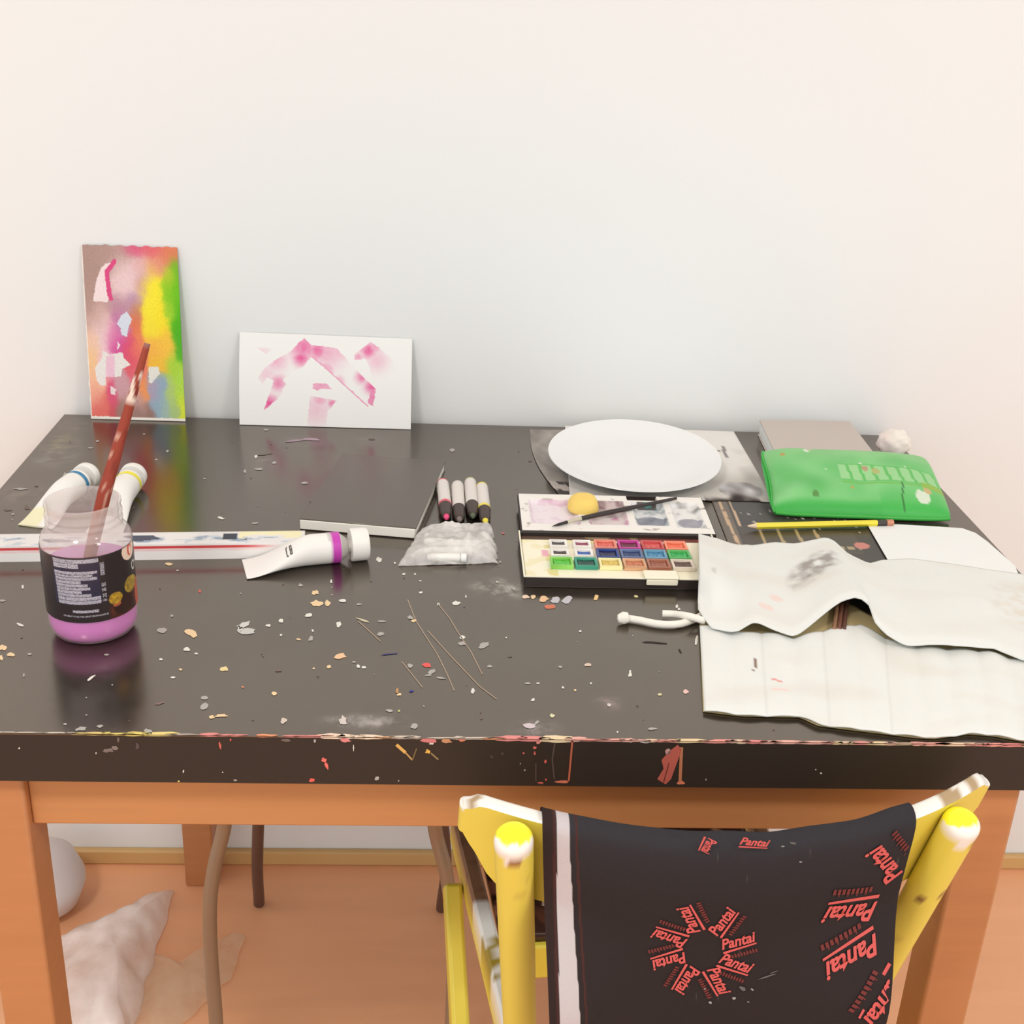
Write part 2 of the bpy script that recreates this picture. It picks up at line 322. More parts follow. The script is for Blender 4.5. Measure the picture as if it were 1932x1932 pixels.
for k in range(120):       # fine specks all over the top
    x, y = random.uniform(10, 1900), random.uniform(815, 1380)
    s_ = random.uniform(1.2, 3.2)*(.6+(y-800)/900); dab(x, y, s_*1.5, s_, random.choice([GR, DM, DM, (120, 100, 90), (105, 86, 80)]), random.random()*3)
# front edge: runs, drips and the crust of paint along the arris
for a in [(36, 1412, 4, 4), (203, 1416, 26, 10, (120, 106, 100)), (217, 1411, 16, 10, (128, 114, 108)), (181, 1421, 4, 5, GR), (259, 1408, 9, 16, (85, 72, 68)), (415, 1406, 6, 16, (205, 100, 92), -.2), (435, 1396, 4, 6, RD), (223, 1396, 5, 12, DM),
          (667, 1411, 2.5, 14), (611, 1434, 12, 10, (226, 112, 102)), (616, 1444, 7, 16, (226, 112, 102), -.4), (589, 1472, 13, 8, (218, 96, 86)), (346, 1455, 3, 7), (420, 1457, 3, 3), (444, 1472, 8, 4, GR), (337, 1474, 5, 3, (220, 200, 120)),
          (594, 1398, 6, 8, GR), (540, 1397, 20, 7, DM), (652, 1395, 22, 13, (216, 132, 130)), (807, 1418, 12, 9, (224, 176, 82)), (808, 1396, 38, 14, (206, 122, 122)), (814, 1403, 11, 5), (843, 1397, 22, 12, (196, 142, 102)), (870, 1394, 20, 13, (222, 132, 102)),
          (948, 1422, 6, 6, (85, 75, 70)), (928, 1428, 7, 7, (78, 68, 64)), (988, 1421, 5, 5, (205, 100, 90)), (1009, 1411, 8, 7, (210, 110, 98)), (1009, 1421, 5, 8, (205, 100, 90)), (1029, 1437, 6, 7, RD), (1030, 1471, 4, 5, RD), (982, 1441, 3, 3, GR), (990, 1453, 4, 4, GR),
          (1060, 1475, 28, 6, (216, 122, 96)), (1020, 1477, 14, 4, (205, 100, 85)), (711, 1469, 9, 10, GR), (752, 1473, 3, 4, GR), (1285, 1477, 17, 9, (228, 132, 100)), (1260, 1419, 12, 16, (196, 150, 142)), (1190, 1399, 5, 5), (1539, 1452, 3, 3), (1549, 1459, 4, 4), (1332, 1471, 3, 5, GR),
          (950, 1393, 10, 12, PK), (1016, 1400, 10, 8, PK), (1218, 1399, 26, 8, (200, 190, 185))]: fdab(*a)
stroke([(748, 1405), (765, 1420)], 6, (216, 170, 92), pf); stroke([(765, 1420), (778, 1434)], 3, (190, 150, 90), pf); stroke([(778, 1434), (786, 1412)], 2.5, (120, 100, 60), pf); stroke([(813, 1421), (827, 1433)], 3, (150, 125, 85), pf)
stroke([(1080, 1397), (1073, 1474)], 3.5, (190, 102, 76), pf); stroke([(1047, 1401), (1042, 1433), (1046, 1470)], 3, (88, 74, 68), pf); stroke([(1011, 1440), (1011, 1474)], 2.5, (90, 72, 66), pf)
stroke([(1286, 1410), (1283, 1476)], 6, (190, 122, 86), pf)
fillpoly([pf(*p) for p in [(1279, 1405), (1286, 1415), (1277, 1440), (1266, 1470), (1256, 1480), (1240, 1470), (1252, 1450), (1248, 1434), (1262, 1418)]], (188, 96, 82))
stroke([(1262, 1440), (1252, 1476)], 2, (140, 70, 60), pf)
def edge_y(x): return 1382+24.5*(x/1932)
x = -380
while x < 2230:
    wseg = random.uniform(10, 46)
    if x < 140: c, h, pr = (196, 186, 170), 2.5, .7
    elif x < 285: c, h, pr = random.choice([(218, 198, 112), (226, 205, 130), (215, 190, 120)]), 4.5, 1
    elif x < 355: c, h, pr = (172, 162, 156), 2.5, .8
    elif x < 580: c, h, pr = random.choice([(226, 150, 110), (232, 200, 180), PK, (200, 180, 165)]), 4, .9
    elif x < 700: c, h, pr = random.choice([(232, 190, 170), (230, 165, 150), (235, 210, 185)]), 6, 1
    elif x < 930: c, h, pr = random.choice([(205, 190, 175), (226, 175, 130), (226, 160, 120)]), 3.5, .85
    elif x < 985: c, h, pr = PK, 6, 1
    elif x < 1060: c, h, pr = (228, 206, 168), 8, 1
    else: c, h, pr = random.choice([(226, 150, 138), (228, 164, 152), (228, 196, 166), (218, 136, 132), (206, 202, 150), (230, 204, 160), (224, 170, 156)]), 4.6, 1
    if random.random() < pr:
        y0 = edge_y(x+wseg/2); j = random.uniform(.6, 1.5)
        dab(x+wseg/2, y0-h*j*.35, wseg*1.9, h*j, c); fdab(x+wseg/2, y0+h*.35, wseg*1.9, h*.7*j, c)
    x += wseg
top.build('tabletop', table, flat=True)
LX, RX, LW = -.4402, .4411, .0448
for nm, x0, x1, y0, y1 in [('leg', LX, LX+LW, .0102, .0102+LW), ('leg', RX-LW, RX, .0102, .0102+LW), ('leg', LX, LX+LW, D-LW, D), ('leg', RX-LW, RX, D-LW, D)]:
    MB().box(x0, x1, y0, y1, 0, T-.0452, M_wood).build(nm, table, bevel=.003)
MB().box(LX+LW, RX-LW, .020, .042, .6495, T-.0452, M_woodx).build('apron', table, bevel=.0015)
MB().box(LX+LW, RX-LW, D-.035, D-.013, .6495, T-.0452, M_woodx).build('apron', table, bevel=.0015)
for x0 in (LX+.010, RX-.032):
    MB().box(x0, x0+.022, .0102+LW, D-LW, .6495, T-.0452, M_wood).build('apron', table, bevel=.0015)

# ------------------------------------------------------------ metal stool under the table
st = thing('metal_stool', (-.19, .52, 0), 'grey-brown tubular metal stool pushed under the work table', 'stool')
MB().lathe([(.0, .44), (.135, .44), (.14, .447), (.14, .458), (.134, .465), (0, .465)], mat('stool_wood', S(150, 95, 65), .5), Matrix.Translation((-.19, .53, 0)), 40).build('seat', st)
def bowed(P, n=16):           # smooth curve through a few points
    out = []
    Q = [Vector(p) for p in P]; Q = [Q[0]*2-Q[1]]+Q+[Q[-1]*2-Q[-2]]
    for i in range(1, len(Q)-2):
        for k in range(n):
            t_ = k/n; a, b_, c_, d_ = Q[i-1:i+3]
            out.append(.5*((2*b_)+(c_-a)*t_+(2*a-5*b_+4*c_-d_)*t_*t_+(3*b_-a-3*c_+d_)*t_**3))
    return out+[Q[-2]]
lf = [aty(432, 1520, .40), aty(421, 1570, .395), aty(404, 1640, .385), aty(396, 1710, .375), aty(398, 1800, .365), aty(408, 1932, .35)]; lf = [Vector((-.275, .42, .445))]+lf+[lf[-1]+Vector((.004, -.02, -.10))]
rf = [aty(812, 1520, .40), aty(824, 1580, .395), aty(840, 1640, .385), aty(851, 1710, .375), aty(856, 1800, .365), aty(852, 1932, .35)]; rf = [Vector((-.085, .42, .445))]+rf+[rf[-1]+Vector((-.004, -.02, -.10))]
for P in (lf, rf):
    P[-1].z = 0.004 if P[-1].z < .1 else P[-1].z
    if P[-1].z > .004: P.append(Vector((P[-1].x, P[-1].y-.01, .004)))
    MB().tube(bowed(P), .0088, M_steel, 16).build('leg', st)
for P in ([at(489, 1708, 0), aty(486, 1600, .645), Vector((-.29, .62, .445))], [at(833, 1718, 0), aty(840, 1600, .64), Vector((-.075, .62, .445))]):
    P[0].z = .004; MB().tube(bowed(P), .0085, mat('shaded_tube_steel', S(105, 80, 68), .4, metal=.3), 16).build('leg', st)  # rear legs a darker copy: under-table shade put into the steel's colour

# ------------------------------------------------------------ things on the floor, lower left
tag(MB().lathe([(0, 0), (.03, .001), (.05, .018), (.062, .05), (.062, .062), (.05, .095), (.03, .112), (0, .118)], mat('pale_grey_plastic', S(214, 205, 203), .5), Matrix.Translation(at(86, 1716, 0)+Vector((0, 0, .0)))).build('ball'),
    'pale grey rounded ball-like object on the floor, half hidden behind the left front table leg', 'ball')
def crumple(outl, m, hmax, label=None, parent=None, name=None, seed=0):
    Pb = [at(*p, 0) for p in outl]; cb = sum(Pb, Vector())/len(Pb); bag = MB(); rings = 16; nb = 120
    def bpos(k, r):
        f_ = k/nb*len(Pb); i = int(f_) % len(Pb); q = Pb[i].lerp(Pb[(i+1) % len(Pb)], f_-int(f_)); p = cb.lerp(q, r)
        rid = abs(nz(p.x*9+p.y*5, p.y*4-p.x*3, 4+seed))*.5+abs(nz(p.x*26+p.y*14, p.y*9-p.x*6, 9+seed))*.22
        return Vector((p.x+nz(p.x*30, p.y*30, 1)*.007, p.y+nz(p.x*30, p.y*30, 7)*.007, .0025+hmax*((1-r**3)*.7+rid*(1-r**5))))
    vs = [bpos(0, 0)]+[bpos(k, (j+1)/rings) for j in range(rings) for k in range(nb)]
    fs = [(0, 1+k, 1+(k+1) % nb) for k in range(nb)]+[(1+j*nb+k, 1+(j+1)*nb+k, 1+(j+1)*nb+(k+1) % nb, 1+j*nb+(k+1) % nb) for j in range(rings-1) for k in range(nb)]
    bag.add(vs, fs, m); return bag.build(name, parent, angle=180)
pbag = thing('plastic_bag', at(190, 1850, 0), 'crumpled translucent white plastic bag lying on the floor beside the left table leg', 'bag')
crumple([(95, 1790), (160, 1752), (215, 1735), (300, 1686), (330, 1682), (318, 1720), (298, 1790), (275, 1860), (255, 1932), (235, 2000), (60, 2010), (60, 1900)], film('translucent_bag', S(255, 246, 240), .82, vary=14, through=.15), .055, None, pbag, 'bag_body')
crumple([(288, 1800), (330, 1822), (400, 1782), (440, 1760), (464, 1770), (432, 1850), (380, 1900), (330, 1950), (240, 2000), (258, 1905)], film('thin_bag_film', S(250, 236, 205), .34, vary=12, through=.2), .012, None, pbag, 'loose_flap', 3)

# ------------------------------------------------------------ paintings leaning on the wall
def blend(blobs, u, v):
    W_ = 0; r = [0, 0, 0]
    for bu, bv, su, sv, c in blobs:
        w_ = math.exp(-((u-bu)/su)**2-((v-bv)/sv)**2)+1e-9; W_ += w_
        for k in range(3): r[k] += w_*c[k]
    return tuple(x/W_ for x in r)
B1 = [(.06, .08, .2, .12, (174, 146, 138)), (.3, .05, .2, .06, (182, 150, 142)), (.04, .3, .12, .12, (178, 148, 140)), (.42, .17, .12, .10, (234, 205, 206)), (.6, .13, .1, .07, (230, 190, 194)), (.56, .015, .10, .035, (222, 96, 132)), (.74, .02, .10, .03, (226, 110, 118)),
      (.92, .04, .1, .05, (224, 134, 100)), (.75, .10, .12, .05, (228, 152, 130)), (.62, .2, .06, .06, (206, 160, 160)), (.9, .16, .05, .05, (190, 205, 60)), (.97, .12, .05, .05, (120, 190, 50)), (.95, .27, .07, .09, (116, 196, 44)), (.9, .24, .05, .07, (150, 206, 50)), (.97, .42, .06, .1, (86, 182, 40)), (.9, .36, .05, .06, (170, 212, 60)), (.98, .55, .04, .07, (84, 178, 50)),
      (.72, .2, .07, .07, (247, 232, 60)), (.68, .32, .08, .12, (248, 234, 70)), (.75, .42, .09, .09, (247, 226, 56)), (.68, .46, .06, .06, (246, 222, 70)), (.82, .56, .08, .07, (246, 196, 78)), (.7, .57, .08, .06, (244, 180, 84)), (.75, .66, .08, .04, (240, 190, 70)), (.9, .68, .06, .05, (170, 212, 70)), (.97, .78, .06, .08, (176, 218, 84)), (.98, .94, .04, .08, (212, 226, 70)),
      (.55, .38, .05, .05, (196, 140, 110)), (.54, .43, .06, .06, (226, 122, 92)), (.56, .52, .05, .05, (232, 140, 96)), (.5, .31, .06, .04, (190, 150, 178)), (.38, .34, .1, .05, (190, 148, 160)), (.36, .42, .06, .07, (198, 128, 170)), (.28, .5, .07, .06, (222, 130, 176)), (.32, .56, .06, .05, (212, 92, 158)), (.42, .58, .05, .05, (220, 90, 126)), (.46, .64, .07, .06, (224, 96, 110)), (.54, .6, .06, .06, (234, 120, 110)), (.5, .72, .06, .05, (226, 110, 122)),
      (.12, .4, .1, .07, (214, 178, 170)), (.18, .48, .09, .07, (236, 206, 208)), (.06, .55, .06, .07, (238, 200, 176)), (.04, .66, .05, .06, (240, 200, 150)), (.08, .75, .07, .07, (244, 190, 158)), (.2, .66, .06, .06, (236, 196, 206)), (.05, .86, .07, .06, (240, 170, 148)), (.12, .93, .09, .06, (228, 116, 108)), (.23, .86, .04, .07, (222, 92, 128)), (.24, .95, .04, .05, (206, 92, 100)), (.35, .8, .07, .05, (206, 160, 168)), (.42, .87, .08, .05, (204, 156, 152)), (.36, .94, .07, .05, (160, 126, 116)), (.5, .96, .1, .05, (160, 128, 122)), (.57, .83, .04, .07, (238, 152, 96)), (.55, .9, .04, .04, (196, 160, 160)),
      (.68, .83, .04, .06, (176, 160, 184)), (.74, .82, .06, .06, (150, 172, 190)), (.7, .93, .05, .06, (150, 176, 194)), (.8, .93, .05, .07, (160, 186, 176)), (.86, .84, .04, .08, (178, 204, 120)), (.88, .96, .04, .05, (170, 196, 130)), (.62, .97, .05, .04, (150, 120, 112))]
cp = lambda pts: [((x-(618+72*(y-125)/1340))/720, (y-125)/1340) for x, y in pts]
W1 = [(cp([(800, 262), (845, 255), (800, 325), (808, 400), (830, 505), (815, 555), (705, 548), (728, 400), (765, 300)]), (240, 222, 222)), (cp([(960, 618), (1000, 680), (970, 750), (962, 812), (922, 800), (915, 750), (885, 712), (920, 650)]), (214, 222, 234)),
      (cp([(775, 925), (832, 955), (928, 935), (940, 980), (990, 1025), (925, 1065), (918, 1120), (870, 1128), (868, 960), (805, 970), (800, 1200), (765, 1200), (735, 1160), (718, 1060), (775, 980)]), (234, 230, 226)), (cp([(808, 965), (868, 960), (870, 1128), (802, 1130)]), (236, 196, 214)),
      (cp([(1128, 1040), (1200, 1040), (1212, 1090), (1150, 1172), (1130, 1160)]), (228, 228, 218)), (cp([(838, 1200), (880, 1225), (872, 1272), (840, 1262)]), (234, 220, 220)), (cp([(890, 848), (912, 880), (890, 918)]), (236, 222, 226))]
STR1 = cp([(868, 243), (810, 325), (818, 400), (828, 485), (840, 525)])
def col1(u, v):
    if v > .985-.01*abs(nz(u*30, 3)) or u < .012: return S(240, 235, 226)
    uu = u+.035*nz(u*9, v*16, 1)+.012*nz(u*30, v*50, 5); vv = v+.02*nz(u*9, v*16, 8)+.006*nz(u*30, v*50, 15)
    c = blend(B1, uu, vv)
    x2 = u+.006*nz(u*40, v*70, 3); y2 = v+.004*nz(u*40, v*70, 6)
    for P, cw in W1:
        if inpoly(x2, y2, P): c = cw
    for a, b_ in zip(STR1, STR1[1:]):
        if segd(x2, y2*1.86, (a[0], a[1]*1.86), (b_[0], b_[1]*1.86)) < .024: c = (218, 84, 134)
    k = 1+.05*nz(u*60, v*110, 2); return S(*[min(250, q*k) for q in c])
def lean(tl, tr, br, bl, ys):       # corners from the picture; bottom on the table, top against the wall
    b0, b1 = at(*bl), at(*br); t0, t1 = aty(*tl, WALL-.0035), aty(*tr, WALL-.0035)
    def P(u, v):
        rag = .0022*ys*nz(u*14, v*0+3, 2) if v == 0 else 0
        e = .0012*ys*nz(v*22, 5) if u == 0 else 0
        q = t0.lerp(t1, u).lerp(b0.lerp(b1, u), v); q.x += e; q.z += rag+.0006; q.y -= .004*math.sin(math.pi*v)*(1-ys); return q
    return P
tag(MB().grid(lean((153, 462), (334, 468), (350, 796), (172, 791), 1), 150, 280, M_vcm, col1).build('watercolour_painting', solid=.0008, angle=180),
    'tall multicoloured abstract watercolour in pink, yellow and green leaning on the wall', 'painting')
q2 = lambda pts: [((x-215)/1362, (y-195-55*(x-215)/1362*.6)/735) for x, y in pts]
PO = [(q2([(720, 235), (792, 302), (785, 375), (720, 455), (640, 500), (560, 560), (588, 600), (555, 640), (550, 685), (405, 818), (490, 572), (440, 545), (395, 600), (365, 545), (420, 465), (520, 395), (610, 345)]), [(720, 300, 110, .75), (700, 390, 60, .9), (450, 760, 70, .95), (520, 590, 60, .65), (500, 400, 90, .4), (430, 520, 90, .22)]),
      (q2([(775, 290), (880, 298), (980, 310), (1100, 440), (1200, 540), (1300, 635), (1255, 642), (1225, 768), (1050, 610), (900, 470), (785, 375)]), [(830, 330, 70, .8), (900, 330, 140, .4), (1000, 330, 90, .35), (1180, 540, 45, .7), (1265, 610, 55, .95), (900, 470, 60, .45), (1000, 570, 40, .45)]),
      (q2([(1255, 640), (1298, 638), (1272, 770), (1230, 745)]), [(1262, 700, 200, .65)]), (q2([(800, 588), (905, 590), (948, 636), (870, 630), (830, 648), (792, 630)]), [(860, 610, 200, .5)]),
      (q2([(775, 690), (985, 725), (915, 812), (900, 940), (750, 940)]), [(850, 720, 60, .45), (820, 800, 140, .25), (950, 750, 36, .7)]),
      (q2([(1250, 256), (1312, 300), (1420, 390), (1460, 520), (1330, 620), (1265, 560), (1235, 440), (1205, 388), (1115, 405), (1125, 350)]), [(1230, 325, 60, .85), (1280, 300, 50, .5), (1300, 400, 90, .28), (1150, 380, 40, .5)]), (q2([(350, 310), (470, 320), (430, 370)]), [(400, 335, 60, .15)])]
PO = [(P, [(*q2([(x, y)])[0], r/1362, d) for x, y, r, d in G]) for P, G in PO]
LIN = q2([(785, 378), (900, 470), (1050, 605), (1230, 768)])
def col2(u, v):
    x2 = u+.005*nz(u*40, v*30, 3); y2 = v+.005*nz(u*40, v*30, 6); d = 0
    for P, G in PO:
        if inpoly(x2, y2, P):
            for gx, gy, r, k in G: d = max(d, k*math.exp(-((x2-gx)**2+((y2-gy)*.54)**2)/(r*r)))
    for a, b_ in zip(LIN, LIN[1:]):
        if segd(x2, y2*.54, (a[0], a[1]*.54), (b_[0], b_[1]*.54)) < .004: d = max(d, .5)
    return S(*lerp((238, 239, 236), (226, 96, 152), min(1, d*(1+.15*nz(u*50, v*30)))))
tag(MB().grid(lean((452, 627), (778, 640), (775, 811), (452, 802), 0), 290, 170, M_vcm, col2).build('watercolour_painting', solid=.0008, angle=180),
    'small white landscape-format sheet with loose pink brush strokes leaning on the wall', 'painting')

# ------------------------------------------------------------ jar of pink water with its brush
JX, JY = -.3745, .1740; JF = Matrix.Translation((JX, JY, T))
jar = thing('glass_jar', (JX, JY, T), 'black-labelled glass jar of pink paint water at the left of the table', 'jar')
M_glass = film('jar_glass', S(240, 230, 224), .30, rough=.06, gloss=.05)
M_liq = mat('magenta_water', S(226, 104, 208), .2, var=((120, 120, 60), .08)); M_liqt = mat('magenta_water_surface', S(200, 128, 190), .15)
R0 = .0383
KZ = 1.06
prof = [(.0, .0004), (.029, .0004), (.034, .003), (.0375, .009), (R0, .016), (R0, .086), (.0379, .090), (.0358, .0945), (.0328, .0977), (.0312, .100), (.0312, .1025), (.0322, .1035), (.0322, .1050), (.0312, .106), (.0312, .109), (.0322, .110), (.0322, .1115), (.0312, .1125), (.0312, .117), (.0320, .119), (.0318, .1212), (.0300, .1218), (.0292, .1205), (.0290, .100), (.0330, .094)]
prof = [(r_*1.03, z_*KZ) for r_, z_ in prof]
MB().lathe(prof, M_glass, JF, 56, cap=False).build('glass_body', jar, angle=60)
liq = [(0, .0016), (.028, .0016), (.0330, .004), (.0365, .010), (R0-.0012, .0165), (R0-.0012, .0655)]
liq = [(r_*1.03, z_*KZ) for r_, z_ in liq]
lq = MB().lathe(liq, M_liq, JF, 56, cap=False); lq.lathe([((R0-.0012)*1.03, .0655*KZ), (.0, .0655*KZ)], M_liqt, JF, 56, cap=False); o = lq.build('pink_water', jar); o['label'] = 'pink paint water inside the jar'
tcam = math.atan2(CAM.y-JY, CAM.x-JX)
rows = []; random.seed(3)
for v0, v1, xr in [(.03, .085, .2), (.095, .165, -.22), (.21, .255, .16), (.262, .30, .05), (.306, .345, .14), (.352, .40, -.2), (.405, .45, -.06), (.455, .50, -.02), (.505, .55, -.2), (.553, .60, .0), (.605, .655, .19), (.665, .715, .19)]: rows.append((v0, v1, xr))
def lab(th, v):
    sn = math.sin(th)
    if abs(th) > 1.7: return S(190, 180, 174)
    bk = (44, 34, 34)
    c = bk
    if -.74 < sn < .20 and .02 < v < .72:
        c = (46, 42, 62)
        for v0, v1, xr in rows:
            if v0 < v < v1 and sn < xr and sn > -.73+.06*v:
                c = (180, 174, 182) if nz(sn*45, v*130, 3) > -.22 else (96, 90, 104)
    if .22 < sn < .32 and (.1 < v < .3 or (.38 < v < .70 and (v*12) % 1 < .6)): c = (165, 160, 168) if nz(sn*60, v*90, 1) > -.1 else c
    if -.42 < sn < .12 and .80 < v < .85: c = (176, 170, 178) if nz(sn*60, v*60, 1) > -.25 else c
    if -.62 < sn < .32 and .885 < v < .91: c = (160, 154, 162) if nz(sn*70, v*40, 1) > -.05 else c
    e = ((th-1.05)/.26)**2+((v-.08)/.15)**2           # oval emblem
    if e < 1: c = (240, 214, 190) if e > .72 or ((th-1.08)/.10)**2+((v-.08)/.10)**2 > 1 or ((th-1.1)/.05)**2+((v-.1)/.06)**2 < 1 else (212, 84, 62)
    e = ((th-1.22)/.10)**2+((v-.36)/.075)**2
    if .45 < e < 1: c = (222, 216, 210)
    if .33 < sn and v > .60:
        if v > .70+.10*(sn < .42): c = lerp((92, 44, 30), (58, 32, 28), min(1, max(0, .5+nz(sn*8, v*9)*1.2)))
        if sn > .93 and v > .6: c = (196, 84, 56)
        if ((sn-.66)/.22)**2+((v-.84)/.14)**2 < 1: c = (52, 26, 22)
        if ((sn-.52)/.09)**2+((v-.80)/.03)**2 < 1: c = (176, 92, 60)
        if ((sn-.50)/.15)**2+((v-.70)/.09)**2 < 1: c = lerp((196, 156, 44), (150, 112, 40), .5+nz(sn*20, v*20))
    if ((sn-.84)/.13)**2+((v-.60)/.12)**2 < 1: c = lerp((190, 160, 56), (140, 110, 44), .5+nz(sn*16, v*20))
    if v < .012: c = (70, 60, 60)
    return S(*c)
def labP(u, v):
    th = -1.75+u*3.5; a = tcam+th; r = R0*1.03+.0005
    return Vector((JX+r*math.cos(a), JY+r*math.sin(a), T+(.0855-.0600*v)*KZ))
MB().grid(labP, 300, 120, M_vcg, lambda u, v: lab(-1.75+u*3.5, v)).build('paper_label', jar, angle=180)
br = thing('paint_brush', (-.391, .178, T), 'long brown-red wooden brush standing handle-up in the jar of pink water', 'brush')
b0, b1, b2 = Vector((-.3925, .172, T+.0055)), Vector((-.3600, .1935, T+.1275)), aty(278, 648, .2345)
def brc(p):
    c = (150, 66, 50)
    k = nz(p.x*160, p.y*160, p.z*45)
    if k > .35: c = (134, 58, 45)
    if nz(p.x*200, p.y*200, p.z*110+9) > .36 and p.z < T+.2: c = (196, 150, 130)
    if .205 < p.z-T < .232 and nz(p.x*150, 3, p.z*80) > -.25: c = (226, 205, 190)
    if p.z > b2.z-.003: c = (150, 110, 105)
    return S(*c)
pts = [b1.lerp(b0, .62)]+[b1.lerp(b0, .3), b1]+[b1.lerp(b2, k/24) for k in range(1, 25)]; rr = [.0052, .0060, .0062]+[.0062-.0034*(k/24)**1.1 for k in range(1, 25)]
MB().tube(pts, rr, M_vc, 18, brc).build('handle', br)
MB().tube([b1.lerp(b0, .6), b1.lerp(b0, .8)], [.0056, .0060], mat('brush_ferrule', S(170, 160, 150), .3, metal=.8), 18).build('ferrule', br)
MB().tube([b1.lerp(b0, .8), b1.lerp(b0, .92), b0], [.0058, .0062, .002], mat('brush_bristle', S(96, 60, 55), .8), 16).build('bristles', br)

# ------------------------------------------------------------ paint tubes
def paint_tube(a, b, r, label, ring, cap_len=.020, sh=.0, flatw=1.45, capr=1.0, mark=None, bodycol=None):
    """a = crimped end, b = cap end (on the table); tube lies on its side"""
    a = Vector(a); b = Vector(b); a.z = T; b.z = T; L = (b-a).length; t = thing('paint_tube', a.lerp(b, .5), label, 'paint tube')
    X = (b-a).normalized(); Y = Vector((0, 0, 1)).cross(X); body = L-cap_len-.012
    n = 32; vs = []; secs = 26
    def sec(s):          # half width, half height along the body
        k = sstep(0, .72, s); return r*(flatw*(1-k)+k), .0009*(1-k)+r*k
    for i in range(secs+1):
        s = i/secs; hw, hh = sec(s); zc = max(hh, r*sstep(0, .8, s)*.98)+.0003
        for k in range(n):
            an = 2*math.pi*k/n; vs.append(a+X*(s*body)+Y*math.cos(an)*hw+Vector((0, 0, zc+math.sin(an)*hh)))
    fs = [(i*n+k, i*n+(k+1) % n, (i+1)*n+(k+1) % n, (i+1)*n+k) for i in range(secs) for k in range(n)]+[tuple(range(n))[::-1], tuple(range(secs*n, (secs+1)*n))]
    def cc(p):
        s = (p-a).dot(X)/body
        if ring[1] < s < ring[2]: return S(*ring[0])
        c = S(237, 235, 230)
        if bodycol: c = bodycol(s, (p-a).dot(Y)/r, (p.z-T)/r) or c
        return c
    # dense along the ring so its edges stay crisp
    mb = MB(); mb.add(vs, fs, mat('tube_aluminium_paint', vcol=True, rough=.35), cc)
    mb.build('tube_body', t)
    ringmb = MB(); p0 = a+X*(ring[1]*body); p1 = a+X*(ring[2]*body); z0 = Vector((0, 0, r+.0003))
    h0, h1 = sec(ring[1]), sec(ring[2])
    vs2 = []
    for s in (ring[1], (ring[1]+ring[2])/2, ring[2]):
        hw, hh = sec(s); zc = max(hh, r*sstep(0, .8, s)*.98)+.0003
        for k in range(n): an = 2*math.pi*k/n; vs2.append(a+X*(s*body)+Y*math.cos(an)*(hw+.0002)+Vector((0, 0, zc+math.sin(an)*(hh+.0002))))
    ringmb.add(vs2, [(i*n+k, i*n+(k+1) % n, (i+1)*n+(k+1) % n, (i+1)*n+k) for i in range(2) for k in range(n)], mat('tube_ring_%d_%d_%d' % ring[0], S(*ring[0]), .4)).build('colour_band', t)
    fz = frame(a+X*body+z0, X); fz = fz @ Matrix.Rotation(math.pi/2, 4, 'Y')
    MB().lathe([(r*.96, 0), (r*.55, .008), (r*.42, .009), (r*.42, .013)], mat('tube_neck', S(205, 200, 195), .3, metal=.4), fz, 28).build('shoulder', t)
    cr = r*capr
    MB().lathe([(cr*.97, .0115), (cr, .0125), (cr, .0115+cap_len*.8), (cr*.93, .0115+cap_len), (0, .0115+cap_len)], M_white, Matrix.Translation((0, 0, cr-r)) @ fz, 32).build('cap', t)
    if mark: mark(t, a, X, Y, body, sec)
    return t
pa = at(66, 994, T+.001); pb = at(168, 896, T+.0145)
def c1(s, y, z):
    if s < .3 and y > -.2: return S(232, 228, 190)
paint_tube(pa, pb, .0150, 'white paint tube with a blue band lying behind the jar', ((52, 128, 172), .90, .955), .012, flatw=1.35, capr=1.02, bodycol=c1)
paint_tube(at(196, 1006, T+.001), at(254, 896, T+.0145), .0150, 'white paint tube with a yellow band lying behind the jar', ((240, 228, 60), .90, .96), .012, flatw=1.3, capr=1.02)
def logo(t, a, X, Y, body, sec):        # small bracketed black mark, lettering rows
    mk = MB(); dk = mat('tube_print', S(70, 64, 60), .5)
    def on(s, an):
        hw, hh = sec(s); zc = max(hh, .0160*sstep(0, .8, s)*.98)+.0003
        return a+X*(s*body)+Y*math.cos(an)*(hw+.0005)+Vector((0, 0, zc+math.sin(an)*(hh+.0005)))
    def q(s0, s1, a0, a1): mk.add([on(s_, a0+(a1-a0)*k/8) for k in range(9) for s_ in (s0, s1)], [(2*k+2, 2*k+3, 2*k+1, 2*k) for k in range(8)], dk)
    for s0, s1, a0, a1 in [(.425, .434, 1.75, 2.45), (.43, .445, 1.70, 1.78), (.43, .445, 2.42, 2.52), (.462, .471, 1.72, 2.48), (.478, .487, 1.78, 2.4), (.462, .487, 1.72, 1.8), (.462, .487, 2.06, 2.14), (.462, .487, 2.4, 2.48)]: q(s0, s1, a0, a1)
    lg = mat('tube_print_pale', S(196, 192, 188), .5)
    for i in range(9):
        for j in range(3): mk.add([on(.87+.012*j, 1.3+i*.11), on(.876+.012*j, 1.3+i*.11), on(.876+.012*j, 1.37+i*.11), on(.87+.012*j, 1.37+i*.11)], [(3, 2, 1, 0)], lg)
    mk.build('print_mark', t)['kind'] = 'stuff'
tp = paint_tube(at(461, 1074, T+.001), at(694, 1054, T+.0), .0160, 'large white paint tube with a magenta band lying in front of the black notebook', ((196, 64, 176), .92, .998), .018, flatw=1.45, capr=1.08, mark=logo)

